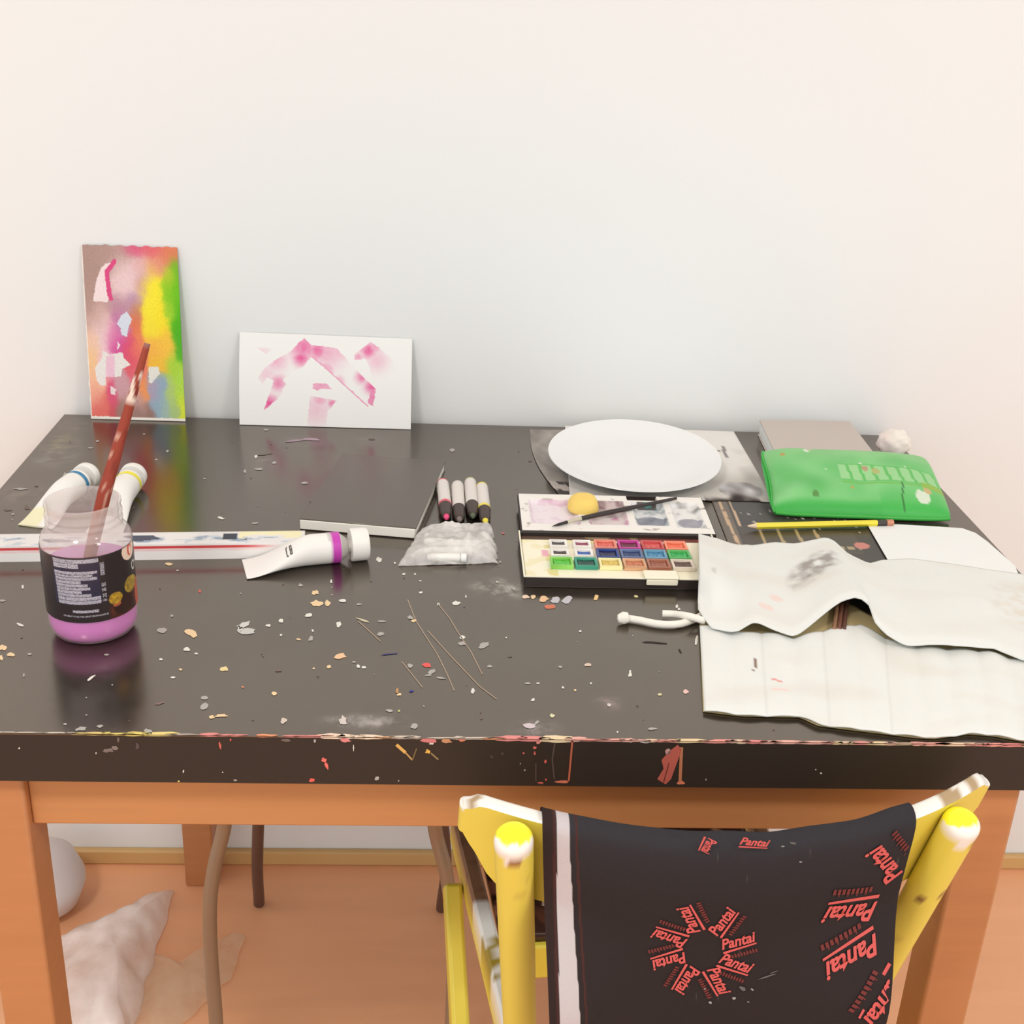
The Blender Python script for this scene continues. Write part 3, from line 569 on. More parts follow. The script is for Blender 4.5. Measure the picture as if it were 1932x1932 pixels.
# ------------------------------------------------------------ long white box with red stripe
f0 = at(-150, 1062.5, T); f1 = at(575, 1052, T); X = (f1-f0); X.z = 0; Lb = X.length; bf = frame(f0, X)
def boxc(p):
    q = bf.inverted() @ p
    return q
wbx = thing('long_box', (f0+f1)/2, 'long white paint-stained flat box with a red stripe at the left edge of the table', 'box')
M_box = mat('box_card', vcol=True, rough=.5)
hb, db = .0175, .030
def topc(u, v):
    x = u*Lb; c = (226, 224, 222)
    k = nz(x*30, v*2.5, 2)+.5*nz(x*90, v*6, 4)
    if .35 < v < 1 and k > .12: c = (196, 204, 212)
    if .3 < v < .85 and k > .32: c = (150, 165, 182)
    if .25 < v < .75 and x < Lb-.06:
        if nz(x*26+4, v*3, 7) > .18: c = (64, 72, 92)
    if Lb-.085 < x < Lb-.07 and .2 < v < .7: c = (44, 52, 66)
    if x > Lb-.068 and v < .6 and nz(x*40, v*3) > -.1: c = (238, 232, 190)
    return S(*c)
MB().grid(lambda u, v: bf @ Vector((u*Lb, db*(1-v), hb)), 260, 14, M_box, topc).build('lid_panel', wbx, solid=.0006, angle=180)
def frc(u, v):
    x = u*Lb; c = (240, 238, 234)
    k = sstep(Lb-.02, Lb-.07, x)
    if .10 < v < .27: c = lerp((240, 238, 234), (214, 72, 74), k)
    elif .27 <= v < .42: c = lerp((240, 238, 234), (240, 190, 190), k*(.5+.5*nz(x*60, v*9)))
    return S(*c)
MB().grid(lambda u, v: bf @ Vector((u*Lb, -.0002, hb*(1-v)-.0001)), 200, 24, M_box, frc).build('front_panel', wbx, angle=180)
MB().box(0, Lb, .0002, db, .0002, hb-.0007, M_white, bf).build('box_body', wbx, bevel=.001)

# ------------------------------------------------------------ black notebook
nb0 = at(567, 1000, T); nb1 = at(783, 1018, T); nf = frame(nb0, nb1-nb0)
wN = (nb1-nb0).length; dN = .205
note = thing('notebook', nf @ Vector((wN/2, dN/2, 0)), 'closed black notebook with white page edges lying in the middle of the table', 'notebook')
M_ncov = mat('notebook_cover', (.040, .030, .024), .26, bump=(300, .05)); M_ncov.node_tree.nodes['Principled BSDF'].inputs['IOR'].default_value = 2.1; M_ncov.node_tree.nodes['Principled BSDF'].inputs['Specular Tint'].default_value = (1, .88, .75, 1)
MB().box(-.001, wN+.001, .0015, dN+.002, 0, .0012, M_ncov, nf).build('back_cover', note, bevel=.0004)
MB().box(-.0005, wN-.0005, .0, dN, .0012, .0118, mat('page_block', S(240, 238, 228), .8, var=((1, 1, 900), .05)), nf).build('pages', note, bevel=.0006)
MB().box(-.001, wN+.001, .0012, dN+.002, .0118, .0132, M_ncov, nf).build('front_cover', note, bevel=.0006)

# ------------------------------------------------------------ four markers
M_grip = mat('marker_grip', S(74, 62, 58), .55)
def marker(e, g, ring, label, tipc, ring2=True):
    a = at(*e, T+.0075); b = at(*g, T+.0075); a.z = b.z = T+.0076; L = .118; d = (b-a).normalized(); t = thing('marker', (a.x, a.y, T), label, 'marker', 'short markers lying side by side')
    fr = zframe(a, a+d); rm = mat('marker_ring_%d_%d_%d' % ring, S(*ring), .4)
    MB().lathe([(.0, .0), (.0058, .0003), (.0070, .002), (.0073, .006)], rm, fr, 24, cap=False).build('end_cap', t)
    MB().lathe([(.0073, .006), (.0074, .066)], mat('marker_barrel', S(222, 216, 210), .4), fr, 24, cap=False).build('barrel', t)
    MB().box(-.0028, -.0022, 0, .0004, .022, .052, M_grip, fr @ Matrix.Translation((0, .0073, 0))).build('print_mark', t) if False else None
    MB().lathe([(.0074, .066), (.0075, .072)], rm if ring2 else mat('marker_barrel'), fr, 24, cap=False).build('band', t)
    MB().lathe([(.0075, .072), (.0068, .074), (.0062, .094), (.0040, .100), (.0034, .100)], M_grip, fr, 24, cap=False).build('grip', t)
    MB().lathe([(.0034, .0995), (.0030, .104), (.0012, .107), (0, .107)], mat('marker_tip_%d_%d_%d' % tipc, S(*tipc), .6), fr, 18).build('tip', t)
marker((835, 911), (845, 998), (222, 92, 112), 'leftmost of four short markers, with red end and pink tip, behind the clear bag', (232, 80, 130))
marker((863, 915), (868, 1000), (206, 196, 192), 'all-grey short marker, second from left of the four behind the clear bag', (120, 108, 104), False)
marker((887, 909), (894, 996), (186, 194, 140), 'short marker with olive-green end, third from left behind the clear bag', (90, 100, 80), False)
marker((909, 918), (918, 1004), (234, 220, 70), 'rightmost of four short markers, with yellow end and yellow band', (230, 215, 80))

# ------------------------------------------------------------ clear bag with small tubes
Q = [at(752, 1069, T), at(941, 1064, T), at(928, 1000, T), at(796, 1006, T)]
def bagP(u, v, up):
    p = Q[3].lerp(Q[2], u).lerp(Q[0].lerp(Q[1], u), v)
    e = (1-(2*u-1)**4)*(1-(2*v-1)**4); w_ = nz(u*5, v*5, 2)*.004+nz(u*13, v*11, 5)*.0022
    p = p+Vector((nz(u*4, v*7, 9)*.004, nz(u*6, v*4, 3)*.004*(.3+e), 0))
    p.z = T+.0006+(up*(.0145*e**.40+w_*e*1.6+abs(w_)*.5) if up else 0); return p
bg = MB(); M_clr = film('clear_polythene', S(250, 247, 243), .52, rough=.3, vary=45, through=.08)
bg.grid(lambda u, v: bagP(u, v, 1), 44, 34, M_clr)
tag(bg.build('plastic_pouch', angle=180), 'small clear plastic bag of white tubes in front of the four markers', 'bag')
for a, b, lb in [((800, 1024), (905, 1030), 'small white tube at the back of the clear plastic bag'), ((800, 1042), (890, 1042), 'small white tube in the middle of the clear plastic bag'), ((806, 1053), (880, 1055), 'small white tube at the front of the clear plastic bag')]:
    pa, pb = at(*a, T+.005), at(*b, T+.005); pa.z = pb.z = T+.0062; fr = zframe(pa, pb); L = (pb-pa).length; t = thing('small_tube', (pa.x, pa.y, T), lb, 'paint tube', 'tubes inside the clear bag')
    MB().lathe([(.0028, 0), (.0046, .006), (.0048, L*.82), (.003, L*.86)], M_white, fr, 20).build('tube_body', t)
    MB().lathe([(.0050, L*.86), (.0050, L)], mat('tube_cap', S(240, 240, 238), .4), fr, 20).build('cap', t)

# ------------------------------------------------------------ watercolour box
g0 = at(988, 1108, T); g1 = at(1372, 1113, T); pf0 = frame(g0, g1-g0) @ Matrix.Rotation(-.012, 4, 'Z')
pbx = thing('paint_box', pf0 @ Vector((.105, .11, 0)), 'open watercolour paint box with pans in front and a stained mixing lid behind', 'paint box')
BW, BD, BH = .212, .112, .0125
base = MB(); base.box(0, BW, 0, BD, .0003, .0015, M_black, pf0)
for x0, x1, y0, y1 in [(0, BW, 0, .0015), (0, BW, BD-.0015, BD), (0, .0015, 0, BD), (BW-.0015, BW, 0, BD)]: base.box(x0, x1, y0, y1, .0015, BH-.001, M_black, pf0)
base.build('tray', pbx, bevel=.0004)
M_ins = mat('tray_insert', vcol=True, rough=.4)
PX0, PY0, CW, CH = .0285, .0195, .0252, .0228        # pan grid origin and pitch
def insc(u, v):
    x, y = u*BW, (1-v)*BD; c = (242, 237, 212)
    k = nz(x*60, y*60, 3)
    if x < .03 and k > .15: c = (236, 228, 190)
    if abs(x-.029) < .006 and k > 0: c = (226, 214, 150)
    if abs(x-.024) < .004 and .05 < y < .066: c = (232, 170, 186)
    if .1 > y > .085: c = lerp(c, (232, 222, 150), .5+k) if x < .09 else c
    if y > .093: c = lerp((96, 74, 62), (150, 58, 56), sstep(.06, .19, x)*(.6+.8*k)) if k > -.3 else (150, 130, 100)
    return S(*c)
ins = MB(); ins.grid(lambda u, v: pf0 @ Vector((.0015+u*(BW-.003), .0015+(1-v)*(BD-.003), BH-.0012-(.004 if (1-v)*BD > .094 else 0))), 120, 70, M_ins, insc); ins.build('insert', pbx, solid=.0008)
rim = MB()
for x0, x1, y0, y1 in [(-.0006, BW+.0006, -.0006, .0012), (-.0006, .0012, .0012, BD), (BW-.0012, BW+.0006, .0012, BD)]: rim.box(x0, x1, y0, y1, BH-.001, BH+.0004, M_cream, pf0)
rim.build('rim', pbx, bevel=.0003)
ck = MB(); ck.box(.122, .157, -.004, .014, BH+.0004, BH+.0030, M_cream, pf0); ck.box(.124, .156, -.004, -.0008, BH-.006, BH+.0004, M_cream, pf0); ck.build('catch', pbx, bevel=.001)
rt = ['top', 'middle', 'bottom']
PANS = [[((60, 52, 46), 'white', 'dark brown'), ((140, 44, 76), 'white', 'crimson'), ((214, 96, 84), (226, 140, 120), 'coral'), ((96, 26, 44), (196, 60, 150), 'magenta'), ((206, 84, 80), (196, 74, 76), 'red'), ((230, 106, 70), (242, 146, 116), 'orange')],
        [((60, 40, 38), 'white', 'black-brown'), ((34, 88, 170), 'white', 'bright blue'), ((34, 30, 72), (40, 62, 130), 'indigo'), ((40, 56, 104), (98, 116, 158), 'navy'), ((70, 130, 170), (104, 158, 184), 'sky blue'), ((48, 170, 84), (86, 178, 96), 'emerald')],
        [((88, 190, 60), (136, 206, 92), 'light green'), ((30, 70, 62), (54, 150, 124), 'viridian'), ((214, 186, 92), (236, 226, 168), 'ochre'), ((196, 116, 82), (214, 164, 124), 'sienna'), ((150, 88, 68), (172, 112, 88), 'brown'), ((82, 54, 44), (222, 208, 190), 'umber')]]
for r in range(3):
    for k in range(6):
        pc, rc, nm = PANS[r][k]; x0 = PX0+k*CW; y0 = PY0+(2-r)*CH; x1, y1 = x0+CW-.002, y0+CH-.002; z0, z1 = BH-.0009, BH+.0034
        rim_c = (236, 232, 226) if rc == 'white' else rc; e = .0024
        if rc == 'white': x0 += .0022; x1 -= .0022; y0 += .0022; y1 -= .0022
        t = thing('paint_pan', pf0 @ Vector(((x0+x1)/2, (y0+y1)/2, z0)), '%s watercolour pan, %s from left in the %s row of the paint box' % (nm, ['first', 'second', 'third', 'fourth', 'fifth', 'sixth'][k], rt[r]), 'paint pan', 'watercolour pans in the paint box')
        ii = 9
        def pcol(p, rim_c=rim_c): j = 26*nz(p.x*300, p.y*300, p.z*200); return S(*[max(0, min(245, q+j)) for q in rim_c])
        w4 = MB()
        o_ = [(x0, y0), (x1, y0), (x1, y1), (x0, y1)]; i_ = [(x0+e, y0+e), (x1-e, y0+e), (x1-e, y1-e), (x0+e, y1-e)]; j_ = [(x0+1.35*e, y0+1.3*e), (x1-1.35*e, y0+1.3*e), (x1-1.35*e, y1-1.3*e), (x0+1.35*e, y1-1.3*e)]
        vs = [pf0 @ Vector((*p, z)) for P, z in ((o_, z0), (o_, z1), (i_, z1), (j_, z0+.001)) for p in P]
        w4.add(vs, [(3, 2, 1, 0)]+[(g*4+a, g*4+(a+1) % 4, g*4+4+(a+1) % 4, g*4+4+a) for g in range(3) for a in range(4)], mat('pan_plastic', vcol=True, rough=.4), pcol); w4.build('pan', t, flat=True)
        def kcol(u, v, pc=pc): j = 40*nz(u*6+k*9, v*5+r*7, 2)+20*nz(u*15, v*15, k); return S(*[max(0, min(245, q+j)) for q in pc])
        MB().grid(lambda u, v: pf0 @ Vector((x0+1.3*e+u*(x1-x0-2.6*e), y0+1.25*e+(1-v)*(y1-y0-2.5*e), z0+.0027-.0006*math.sin(math.pi*u))), 12, 10, mat('paint_cake', vcol=True, rough=.35), kcol).build('paint_cake', t, solid=.0008, angle=180)
# lid with mixing wells, opened flat behind the pans
lfm = pf0 @ Matrix.Translation((.004, BD+.003, .003)) @ Matrix.Rotation(.05, 4, 'X')
LDW, LDD = .213, .093
WELL = [(.010, .066, .018, .080), (.076, .120, .018, .080), (.128, .166, .018, .078), (.173, .206, .014, .080)]
def wel(x, y):
    for i, (x0, x1, y0, y1) in enumerate(WELL):
        q = min(x-x0, x1-x, y-y0, y1-y)
        if q > 0: return i, q
    return -1, 0
def lidP(u, v):
    x, y = u*LDW, (1-v)*LDD; i, q = wel(x, y); z = .0090
    if i >= 0: z -= .0050*sstep(0, .005, q)
    if .126 < x < .160 and y > .082: z -= .0045
    return lfm @ Vector((x, y, z))
def lidc(u, v):
    x, y = u*LDW, (1-v)*LDD; i, q = wel(x, y); c = (236, 233, 226); k = nz(x*70, y*70, 4)+.5*nz(x*180, y*180, 8)
    if i == 0: c = lerp((232, 222, 228), (214, 180, 200), max(0, k*1.2+(.5 if q < .008 else 0)*abs(k)))
    if i == 1: c = lerp((226, 214, 214), (196, 120, 160), max(0, k*1.2)) if y < .045 else lerp((205, 190, 190), (120, 90, 96), max(0, k+.2))
    if i == 2:
        c = lerp((222, 224, 224), (150, 160, 164), max(0, k*1.3+.25)); e = ((x-.147)/.018)**2+((y-.036)/.013)**2
        if e < 1: c = lerp((150, 154, 164), (120, 124, 136), k+.5)
        if abs(x-.147) < .012 and y > .066: c = (80, 140, 140) if k > .15 else (90, 84, 80)
    if i == 3:
        c = lerp((228, 228, 226), (150, 150, 148), max(0, k*1.2+.1)); e = ((x-.191)/.014)**2+((y-.034)/.012)**2
        if e < 1: c = lerp((165, 164, 174), (140, 138, 148), k+.5)
    if i < 0 and k > .5: c = lerp(c, (150, 138, 128), min(1, (k-.5)*3))
    if .126 < x < .160 and y > .082: c = (88, 78, 72)
    return S(*c)
lid = MB(); lid.grid(lidP, 150, 72, M_ins, lidc)
lid.build('mixing_lid', pbx, angle=50)
ls = MB()
for x0, x1, y0, y1 in [(-.001, 0, -.001, LDD), (LDW, LDW+.001, -.001, LDD), (-.001, LDW+.001, LDD, LDD+.001), (-.001, LDW+.001, -.0015, 0)]: ls.box(x0, x1, y0, y1, .0008, .0088, M_black, lfm)
ls.box(0, LDW, 0, LDD, .0008, .0018, M_black, lfm); ls.build('lid_shell', pbx, bevel=.0004)
hg = MB(); hg.box(.002, BW-.002, BD+.0001, BD+.0028, .006, .0105, M_cream, pf0); hg.build('hinge', pbx, bevel=.0005)
# yellow sponge in the lid
sp = lfm @ Vector((.0735, .062, .0072)); sg = MB(); vs = []; nn = 32; rg = 14
for i in range(rg+1):
    ph = math.pi/2*i/rg
    for k in range(nn):
        a = 2*math.pi*k/nn; cx_ = math.cos(a); q_ = .86 if cx_ > 0 else 1.0
        vs.append(sp+Vector((.0190*q_*math.copysign(abs(cx_)**.75, cx_)*math.cos(ph)**.55, .0205*math.copysign(abs(math.sin(a))**.85, math.sin(a))*math.cos(ph)**.55, .0155*math.sin(ph))))
fs = [(i*nn+k, i*nn+(k+1) % nn, (i+1)*nn+(k+1) % nn, (i+1)*nn+k) for i in range(rg) for k in range(nn)]+[tuple(range(nn))[::-1]]
sg.add(vs, fs, mat('yellow_sponge', S(240, 208, 112), .8, var=((60, 60, 60), .08))); tag(sg.build('sponge', angle=180), 'rounded yellow sponge lying in the mixing lid of the paint box', 'sponge')
# small brush across the lid
s0 = at(1042, 993, T+.0150); s1 = at(1070, 985, T+.0155); s2 = at(1096, 978, T+.0162); s3 = at(1276, 940, T+.0195)
sbr = thing('paint_brush', (s2.x, s2.y, s2.z), 'thin black-handled brush lying across the mixing lid of the paint box', 'brush')
MB().tube([s0, s0.lerp(s1, .4), s1], [.0004, .0016, .0018], mat('dark_bristle', S(50, 46, 44), .7), 12).build('bristles', sbr)
MB().tube([s1, s2], [.0017, .0024], mat('pale_ferrule', S(205, 200, 176), .35, metal=.4), 14).build('ferrule', sbr)
MB().tube([s2, s2.lerp(s3, .25), s3], [.0024, .0031, .0017], M_black, 14).build('handle', sbr)

# ------------------------------------------------------------ papers under the plate, plate
def sheet(name, P4, z, col, label, cat='sheet of paper', nx=60, ny=50, wav=.0008, m=None, edge=None, curl=None):
    c4 = [at(*p, T+z) for p in P4]         # tl, tr, br, bl
    def P(u, v):
        q = c4[0].lerp(c4[1], u).lerp(c4[3].lerp(c4[2], u), v)
        if edge: q = q+edge(u, v)
        q.z = T+z+wav*(1+nz(u*3, v*3, z*900))*.5+(curl(u, v) if curl else 0); return q
    o = MB().grid(P, nx, ny, m or M_vcg, col).build(name, solid=.0003, angle=180)
    return tag(o, label, cat)
def cB(u, v):
    c = (50, 43, 40); k = nz(u*9, v*7, 2)
    if u < .10: c = (100, 88, 76)
    if abs(u-.045-.03*v) < .012 or abs(u-.115-.02*v) < .008: c = (196, 165, 130) if nz(u*50, v*20) > -.35 else (120, 96, 78)
    if v > .42 and .10 < u < .85 and v < .75:
        c = (66, 58, 50)
        for g in (.24, .36, .48, .60):
            if abs(u-g-.04*(v-.5)) < .010: c = (170, 150, 110)
        if abs(v-.66) < .02: c = (165, 146, 110) if nz(u*30, 1) > -.1 else c
    if .42 > v > .12 and u > .16 and nz(u*40, v*30, 7) > .55: c = (190, 180, 172)
    if ((u-.86)/.05)**2+((v-.62)/.05)**2 < 1: c = (196, 120, 110) if k > -.3 else (130, 90, 86)
    return S(*c)
sheet('printed_sheet', [(1336, 928), (1632, 965), (1690, 1075), (1400, 1095)], .0006, cB, 'dark printed page with beige lines lying under the pencil', nx=110, ny=90)
def cD(u, v): k = nz(u*3, v*4, 3)+.4*nz(u*9, v*14, 2); return S(*lerp((168, 160, 152), (128, 118, 110), .5+k)) if v < .78 or u > .6 else S(*((60, 52, 48) if nz(u*7, v*9, 4) > -.1 else (180, 172, 164)))
sheet('sketch_sheet', [(1000, 810), (1090, 811), (1150, 948), (1062, 942)], .0008, cD, 'grey smudged sheet poking out left of the white plate', edge=lambda u, v: Vector((-.012*math.sin(math.pi*v)*(1-u), 0, 0)))
def cA(u, v):
    k = nz(u*4, v*4, 6)+.5*nz(u*11, v*9, 4); c = lerp((232, 229, 224), (206, 202, 196), sstep(.3, .9, v+.3*k))
    c = lerp(c, (186, 180, 176), max(0, min(1, k*1.1-.05))*sstep(.15, .6, v))
    if u > .72 and ((u-.86)/.10)**2+((v-.86)/.10)**2 < 1.2: c = lerp((150, 146, 146), (206, 204, 204), .5+nz(u*16, v*14, 5))
    if .78 < u < .86 and .30 < v < .33: c = (150, 146, 142)
    if abs(u-.90+.06*v) < .010 and .24 < v < .42: c = (150, 146, 146)
    if v > .84 and u > .66: c = lerp(c, (62, 56, 54), sstep(.90, 1.02, v+.16*nz(u*13, v*6, 3)-.25*(u > .93)))
    return S(*c)
sheet('wash_sheet', [(1066, 803), (1384, 814), (1462, 947), (1075, 940)], .0012, cA, 'pale sheet with cloudy grey ink wash lying under the white plate', nx=110, ny=80, m=M_vcm,
      edge=lambda u, v: Vector((0, (.006*nz(u*12, 2) if v > .97 else 0), 0)))
pc = at(1196, 869, T+.014); pl = Matrix.Translation((pc.x, pc.y, T+.0105)) @ Matrix.Rotation(math.radians(4.2), 4, 'X')
RP = .1085
pp = [(0, .0), (.062, .0), (.066, -.0022), (.070, -.0022), (.073, .0006), (.090, .0055), (RP-.002, .0118), (RP, .0128), (RP-.0008, .0140), (RP-.003, .0136), (.088, .0080), (.074, .0038), (.06, .0030), (0, .0028)]
tag(MB().lathe(pp, mat('white_porcelain', S(234, 236, 235), .25), pl, 96, sy=.985).build('plate', angle=60), 'large white empty plate lying on grey papers by the wall', 'plate')

# white sheet under the canvas roll, right
cw = [(1634, 991), (1700, 994), (1770, 998), (1815, 1001), (1840, 1010), (1862, 1026), (1914, 1072), (1925, 1100), (1700, 1105)]
o_ = [at(*p, T) for p in cw][::-1]; ws = MB(); ws.prism([(p.x, p.y) for p in o_], T+.0022, T+.0030, M_paper)
tag(ws.build('card', bevel=.0002), 'blank white rounded-corner card sticking out behind the canvas roll', 'card')

# pencil
k0, k1 = at(1405, 995, T+.0048), at(1684, 988, T+.0048); k0.z = k1.z = T+.0062; dv = (k1-k0).normalized(); Lp = (k1-k0).length
pen = thing('pencil', (k0.x, k0.y, T), 'sharpened yellow pencil with a black band lying below the green pouch', 'pencil')
def seg(a, b, ra, rb, m, nm, n=6): MB().tube([k0+dv*a*Lp, k0+dv*b*Lp], [ra, rb], m, n).build(nm, pen, angle=30)
seg(0, .018, .0003, .0008, mat('graphite', S(120, 110, 104), .4), 'lead', 10)
seg(.018, .075, .0008, .0034, mat('pencil_wood', S(226, 205, 176), .7), 'sharpened_wood', 12)
seg(.075, .89, .0036, .0036, mat('pencil_yellow', S(236, 220, 48), .35), 'barrel')
seg(.89, .955, .0036, .0036, M_black, 'band'); seg(.955, 1, .0037, .0037, mat('copper_ferrule', S(206, 140, 112), .35, metal=.3), 'ferrule', 16)

# grey book against the wall
zt = T+.0225
e0, e1, e2, e3 = at(1460, 848, zt), at(1652, 858, zt), at(1603, 794, zt), at(1433, 792, zt)
for e_ in (e2, e3): e_.y = min(e_.y, WALL-.004)
gbk = thing('grey_book', ((e0.x+e1.x)/2, .70, T), 'flat grey closed book lying against the wall behind the green pouch', 'book')
M_gb = mat('grey_cover', S(196, 184, 176), .45)
def slab(z0, z1, ins_, m, nm):
    P = [e0, e1, e2, e3]; c_ = sum(P, Vector())/4; P = [p+(c_-p)*ins_ for p in P]
    MB().hexa([Vector((p.x, p.y, T+z0)) for p in P]+[Vector((p.x, p.y, T+z1)) for p in P], m).build(nm, gbk, bevel=.0006)
slab(.0002, .0022, 0, M_gb, 'back_cover'); slab(.0022, .0203, .025, M_paper, 'pages'); slab(.0203, .0225, 0, M_gb, 'front_cover')
# pale crumpled tissue
cr = MB(); vs = []; nn = 40; rg = 22; ct = at(1686, 862, T)+Vector((0, 0, 0)); ct.x = min(ct.x, .537)
for i in range(rg+1):
    ph = -math.pi/2+math.pi*i/rg
    for k in range(nn):
        a = 2*math.pi*k/nn; d = Vector((math.cos(a)*math.cos(ph), math.sin(a)*math.cos(ph), math.sin(ph))); r_ = .0195*(1+.16*nz(d.x*2.2, d.y*2.2, d.z*2.2)+.07*nz(d.x*6, d.y*6, d.z*6))
        vs.append(ct+Vector((d.x*r_*1.1, d.y*r_, max(.0003, .0195+d.z*r_*.95))))
cr.add(vs, [(i*nn+k, i*nn+(k+1) % nn, (i+1)*nn+(k+1) % nn, (i+1)*nn+k) for i in range(rg) for k in range(nn)], M_vcm, lambda p: S(*lerp((238, 232, 222), (234, 220, 214), sstep(0, -.02, p.x-ct.x))))
tag(cr.build('tissue', angle=180), 'crumpled pale cream tissue beside the grey book near the wall', 'tissue')

# green pouch leaning on the book
zb = T+.004; ztp = T+.036
gq = [at(1432, 850, ztp), at(1748, 862, ztp), at(1800, 982, zb), at(1456, 970, zb)]
def gp(u, v):
    uu, vv = u, v; a_, b2_ = 2*u-1, 2*v-1
    k_ = 1-.045*(abs(a_)**6)*(abs(b2_)**6); uu = .5+a_*k_/2; vv = .5+b2_*k_/2
    q = gq[0].lerp(gq[1], uu).lerp(gq[3].lerp(gq[2], uu), vv)
    su, sv = abs(a_), abs(b2_)
    e = (1-su**3.2)*(1-sv**2.6)
    return q, e, su, sv
def gtop(u, v):
    q, e, su, sv = gp(u, v); w_ = .0012*nz(u*8, v*5, 2)+.0018*nz(u*3, v*3, 5)
    pinch = .010*math.exp(-((u-.10)/.10)**2-((v-.80)/.10)**2)-.006*math.exp(-((u-.03)/.07)**2-((v-.6)/.2)**2)
    q = q+Vector((.006*(1-u)*math.sin(math.pi*v)*(1 if u < .5 else 0)*(1-2*u if u < .5 else 0), -.004*math.sin(math.pi*u)*(1-v)*(.5-abs(v-.0)), 0))
    q.z += .019*e**.5+w_*e*1.7+pinch*e+.006*math.exp(-((u-.12)/.12)**2-((v-.12)/.2)**2)*e; return q
def gbot(u, v):
    q, e, su, sv = gp(u, v); q.z = max(T+.0006, q.z-.010*e) if v > .45 else q.z-.002*e-.0006; q.z = max(q.z, T+.0006); return q
def gcol(u, v):
    c = lerp((126, 200, 126), (98, 184, 102), .5+nz(u*6, v*4, 3)); c = lerp(c, (156, 204, 146), sstep(.42, .1, v)*.55)
    c = lerp(c, (54, 172, 70), sstep(.86, .96, v)); c = lerp(c, (62, 178, 74), sstep(.70, .98, v)*.6) if u > .6 else c
    if .40 < u < .97 and .40 < v < .66:
        ph = (u-.40+.06*(.66-v))/.072; fph = ph % 1
        c = (150, 206, 142) if .12 < fph < .86 and .42 < v < .65 else (92, 184, 92)
    if abs(v-.68) < .012 and u > .40: c = (110, 180, 70)
    if u > .86 and abs(v-.66) < .04: c = (140, 180, 70)
    if ((u-.845)/.040)**2+((v-.82)/.075)**2 < 1+.4*nz(u*30, v*20): c = (208, 220, 198)
    if abs(u-.735-.012*math.sin(v*12)) < .0045 and .66 < v < .97: c = (46, 104, 50)
    for a, b_, ra, cc in [(.10, .22, .014, (186, 150, 80)), (.25, .16, .016, (222, 226, 214)), (.27, .11, .022, (190, 190, 160)), (.56, .47, .020, (176, 150, 116)), (.62, .5, .025, (170, 178, 110)), (.54, .40, .008, (222, 226, 214)), (.8, .40, .008, (220, 226, 214)), (.33, .5, .006, (200, 220, 196)), (.46, .74, .012, (176, 160, 80)), (.88, .74, .022, (196, 170, 120)), (.24, .85, .02, (88, 140, 70))]:
        if ((u-a)/ra)**2+((v-b_)/(ra*1.6))**2 < 1+.6*nz(u*50, v*30, 2): c = cc
    return S(*c)
pch = thing('green_pouch', (sum(gq, Vector())/4).xy.to_3d()+Vector((0, 0, T)), 'green zipped pouch with paint stains leaning on the grey book at the right', 'pouch')
M_gr = mat('green_vinyl', vcol=True, rough=.5, bump=(220, .15))
gb = MB(); gb.grid(gtop, 110, 60, M_gr, gcol); gb.grid(lambda u, v: gbot(1-u, v), 40, 24, M_gr, lambda u, v: S(60, 168, 76)); gb.build('pouch_body', pch, angle=180)
sm = MB(); sm.tube([gtop(k/30, 1)+Vector((0, 0, .0004)) for k in range(31)], .0026, mat('green_seam', S(58, 172, 66), .4), 10); sm.tube([gtop(0, k/20) for k in range(21)], .0019, mat('green_seam'), 8); sm.build('seam', pch)

# ------------------------------------------------------------ canvas brush roll
M_cv = mat('canvas', vcol=True, rough=.95, spec=.1, bump=(900, .12))
bl_, br_ = [(1328, 1342), (1400, 1351), (1512, 1353), (1545, 1369), (1640, 1381), (1732, 1392), (1765, 1394), (1830, 1385), (1880, 1389), (1935, 1399), (2000, 1402), (2100, 1403)], None
tl_ = [(1318, 1004), (1345, 1012), (1420, 1026), (1460, 1020), (1500, 1023), (1558, 1011), (1572, 1016), (1600, 1042), (1640, 1060), (1664, 1053), (1720, 1052), (1790, 1060), (1860, 1071), (1932, 1081), (1990, 1090)]
fl_ = [(1317, 1145), (1340, 1180), (1389, 1191), (1422, 1180), (1468, 1188), (1500, 1198), (1540, 1175), (1582, 1155), (1616, 1147), (1641, 1161), (1648, 1189), (1668, 1204), (1708, 1216), (1750, 1216), (1802, 1222), (1876, 1220), (1932, 1242), (2080, 1262)]
pk_ = [(1320, 1178), (1400, 1194), (1440, 1192), (1500, 1203), (1560, 1188), (1620, 1176), (1648, 1192), (1700, 1216), (1760, 1222), (1860, 1228), (1932, 1248), (2080, 1268)]
def cum(P):
    return [at(*p, T) for p in P]
def sampx(P, x):
    for a, b_ in zip(P, P[1:]):
        if a[0] <= x <= b_[0]: return a[1]+(b_[1]-a[1])*(x-a[0])/(b_[0]-a[0])
    return P[0][1] if x < P[0][0] else P[-1][1]
def polyat(P, u):           # point at fraction u of image width along a traced edge
    x = P[0][0]+u*(P[-1][0]-P[0][0]); return x, sampx(P, x)
roll = thing('canvas_brush_roll', at(1620, 1200, T), 'unrolled off-white canvas brush roll lying over the right front of the table', 'brush roll')
EB = [at(*polyat(bl_, k/60), T+.003) for k in range(61)]
lifL = lambda x: .0135*(1-sstep(1352, 1415, x))
ET = [at(*polyat(tl_, k/60), T+.006+lifL(polyat(tl_, k/60)[0])) for k in range(61)]
EF = [at(*polyat(fl_, k/60), T+.013) for k in range(61)]
EP = [at(*polyat(pk_, k/60), T+.006) for k in range(61)]
for E_ in (EB, ET, EF, EP):
    for p in E_: p.x = min(p.x, .600)
def ev(E_, u): f_ = u*60; i = min(59, int(f_)); return E_[i].lerp(E_[i+1], f_-i)
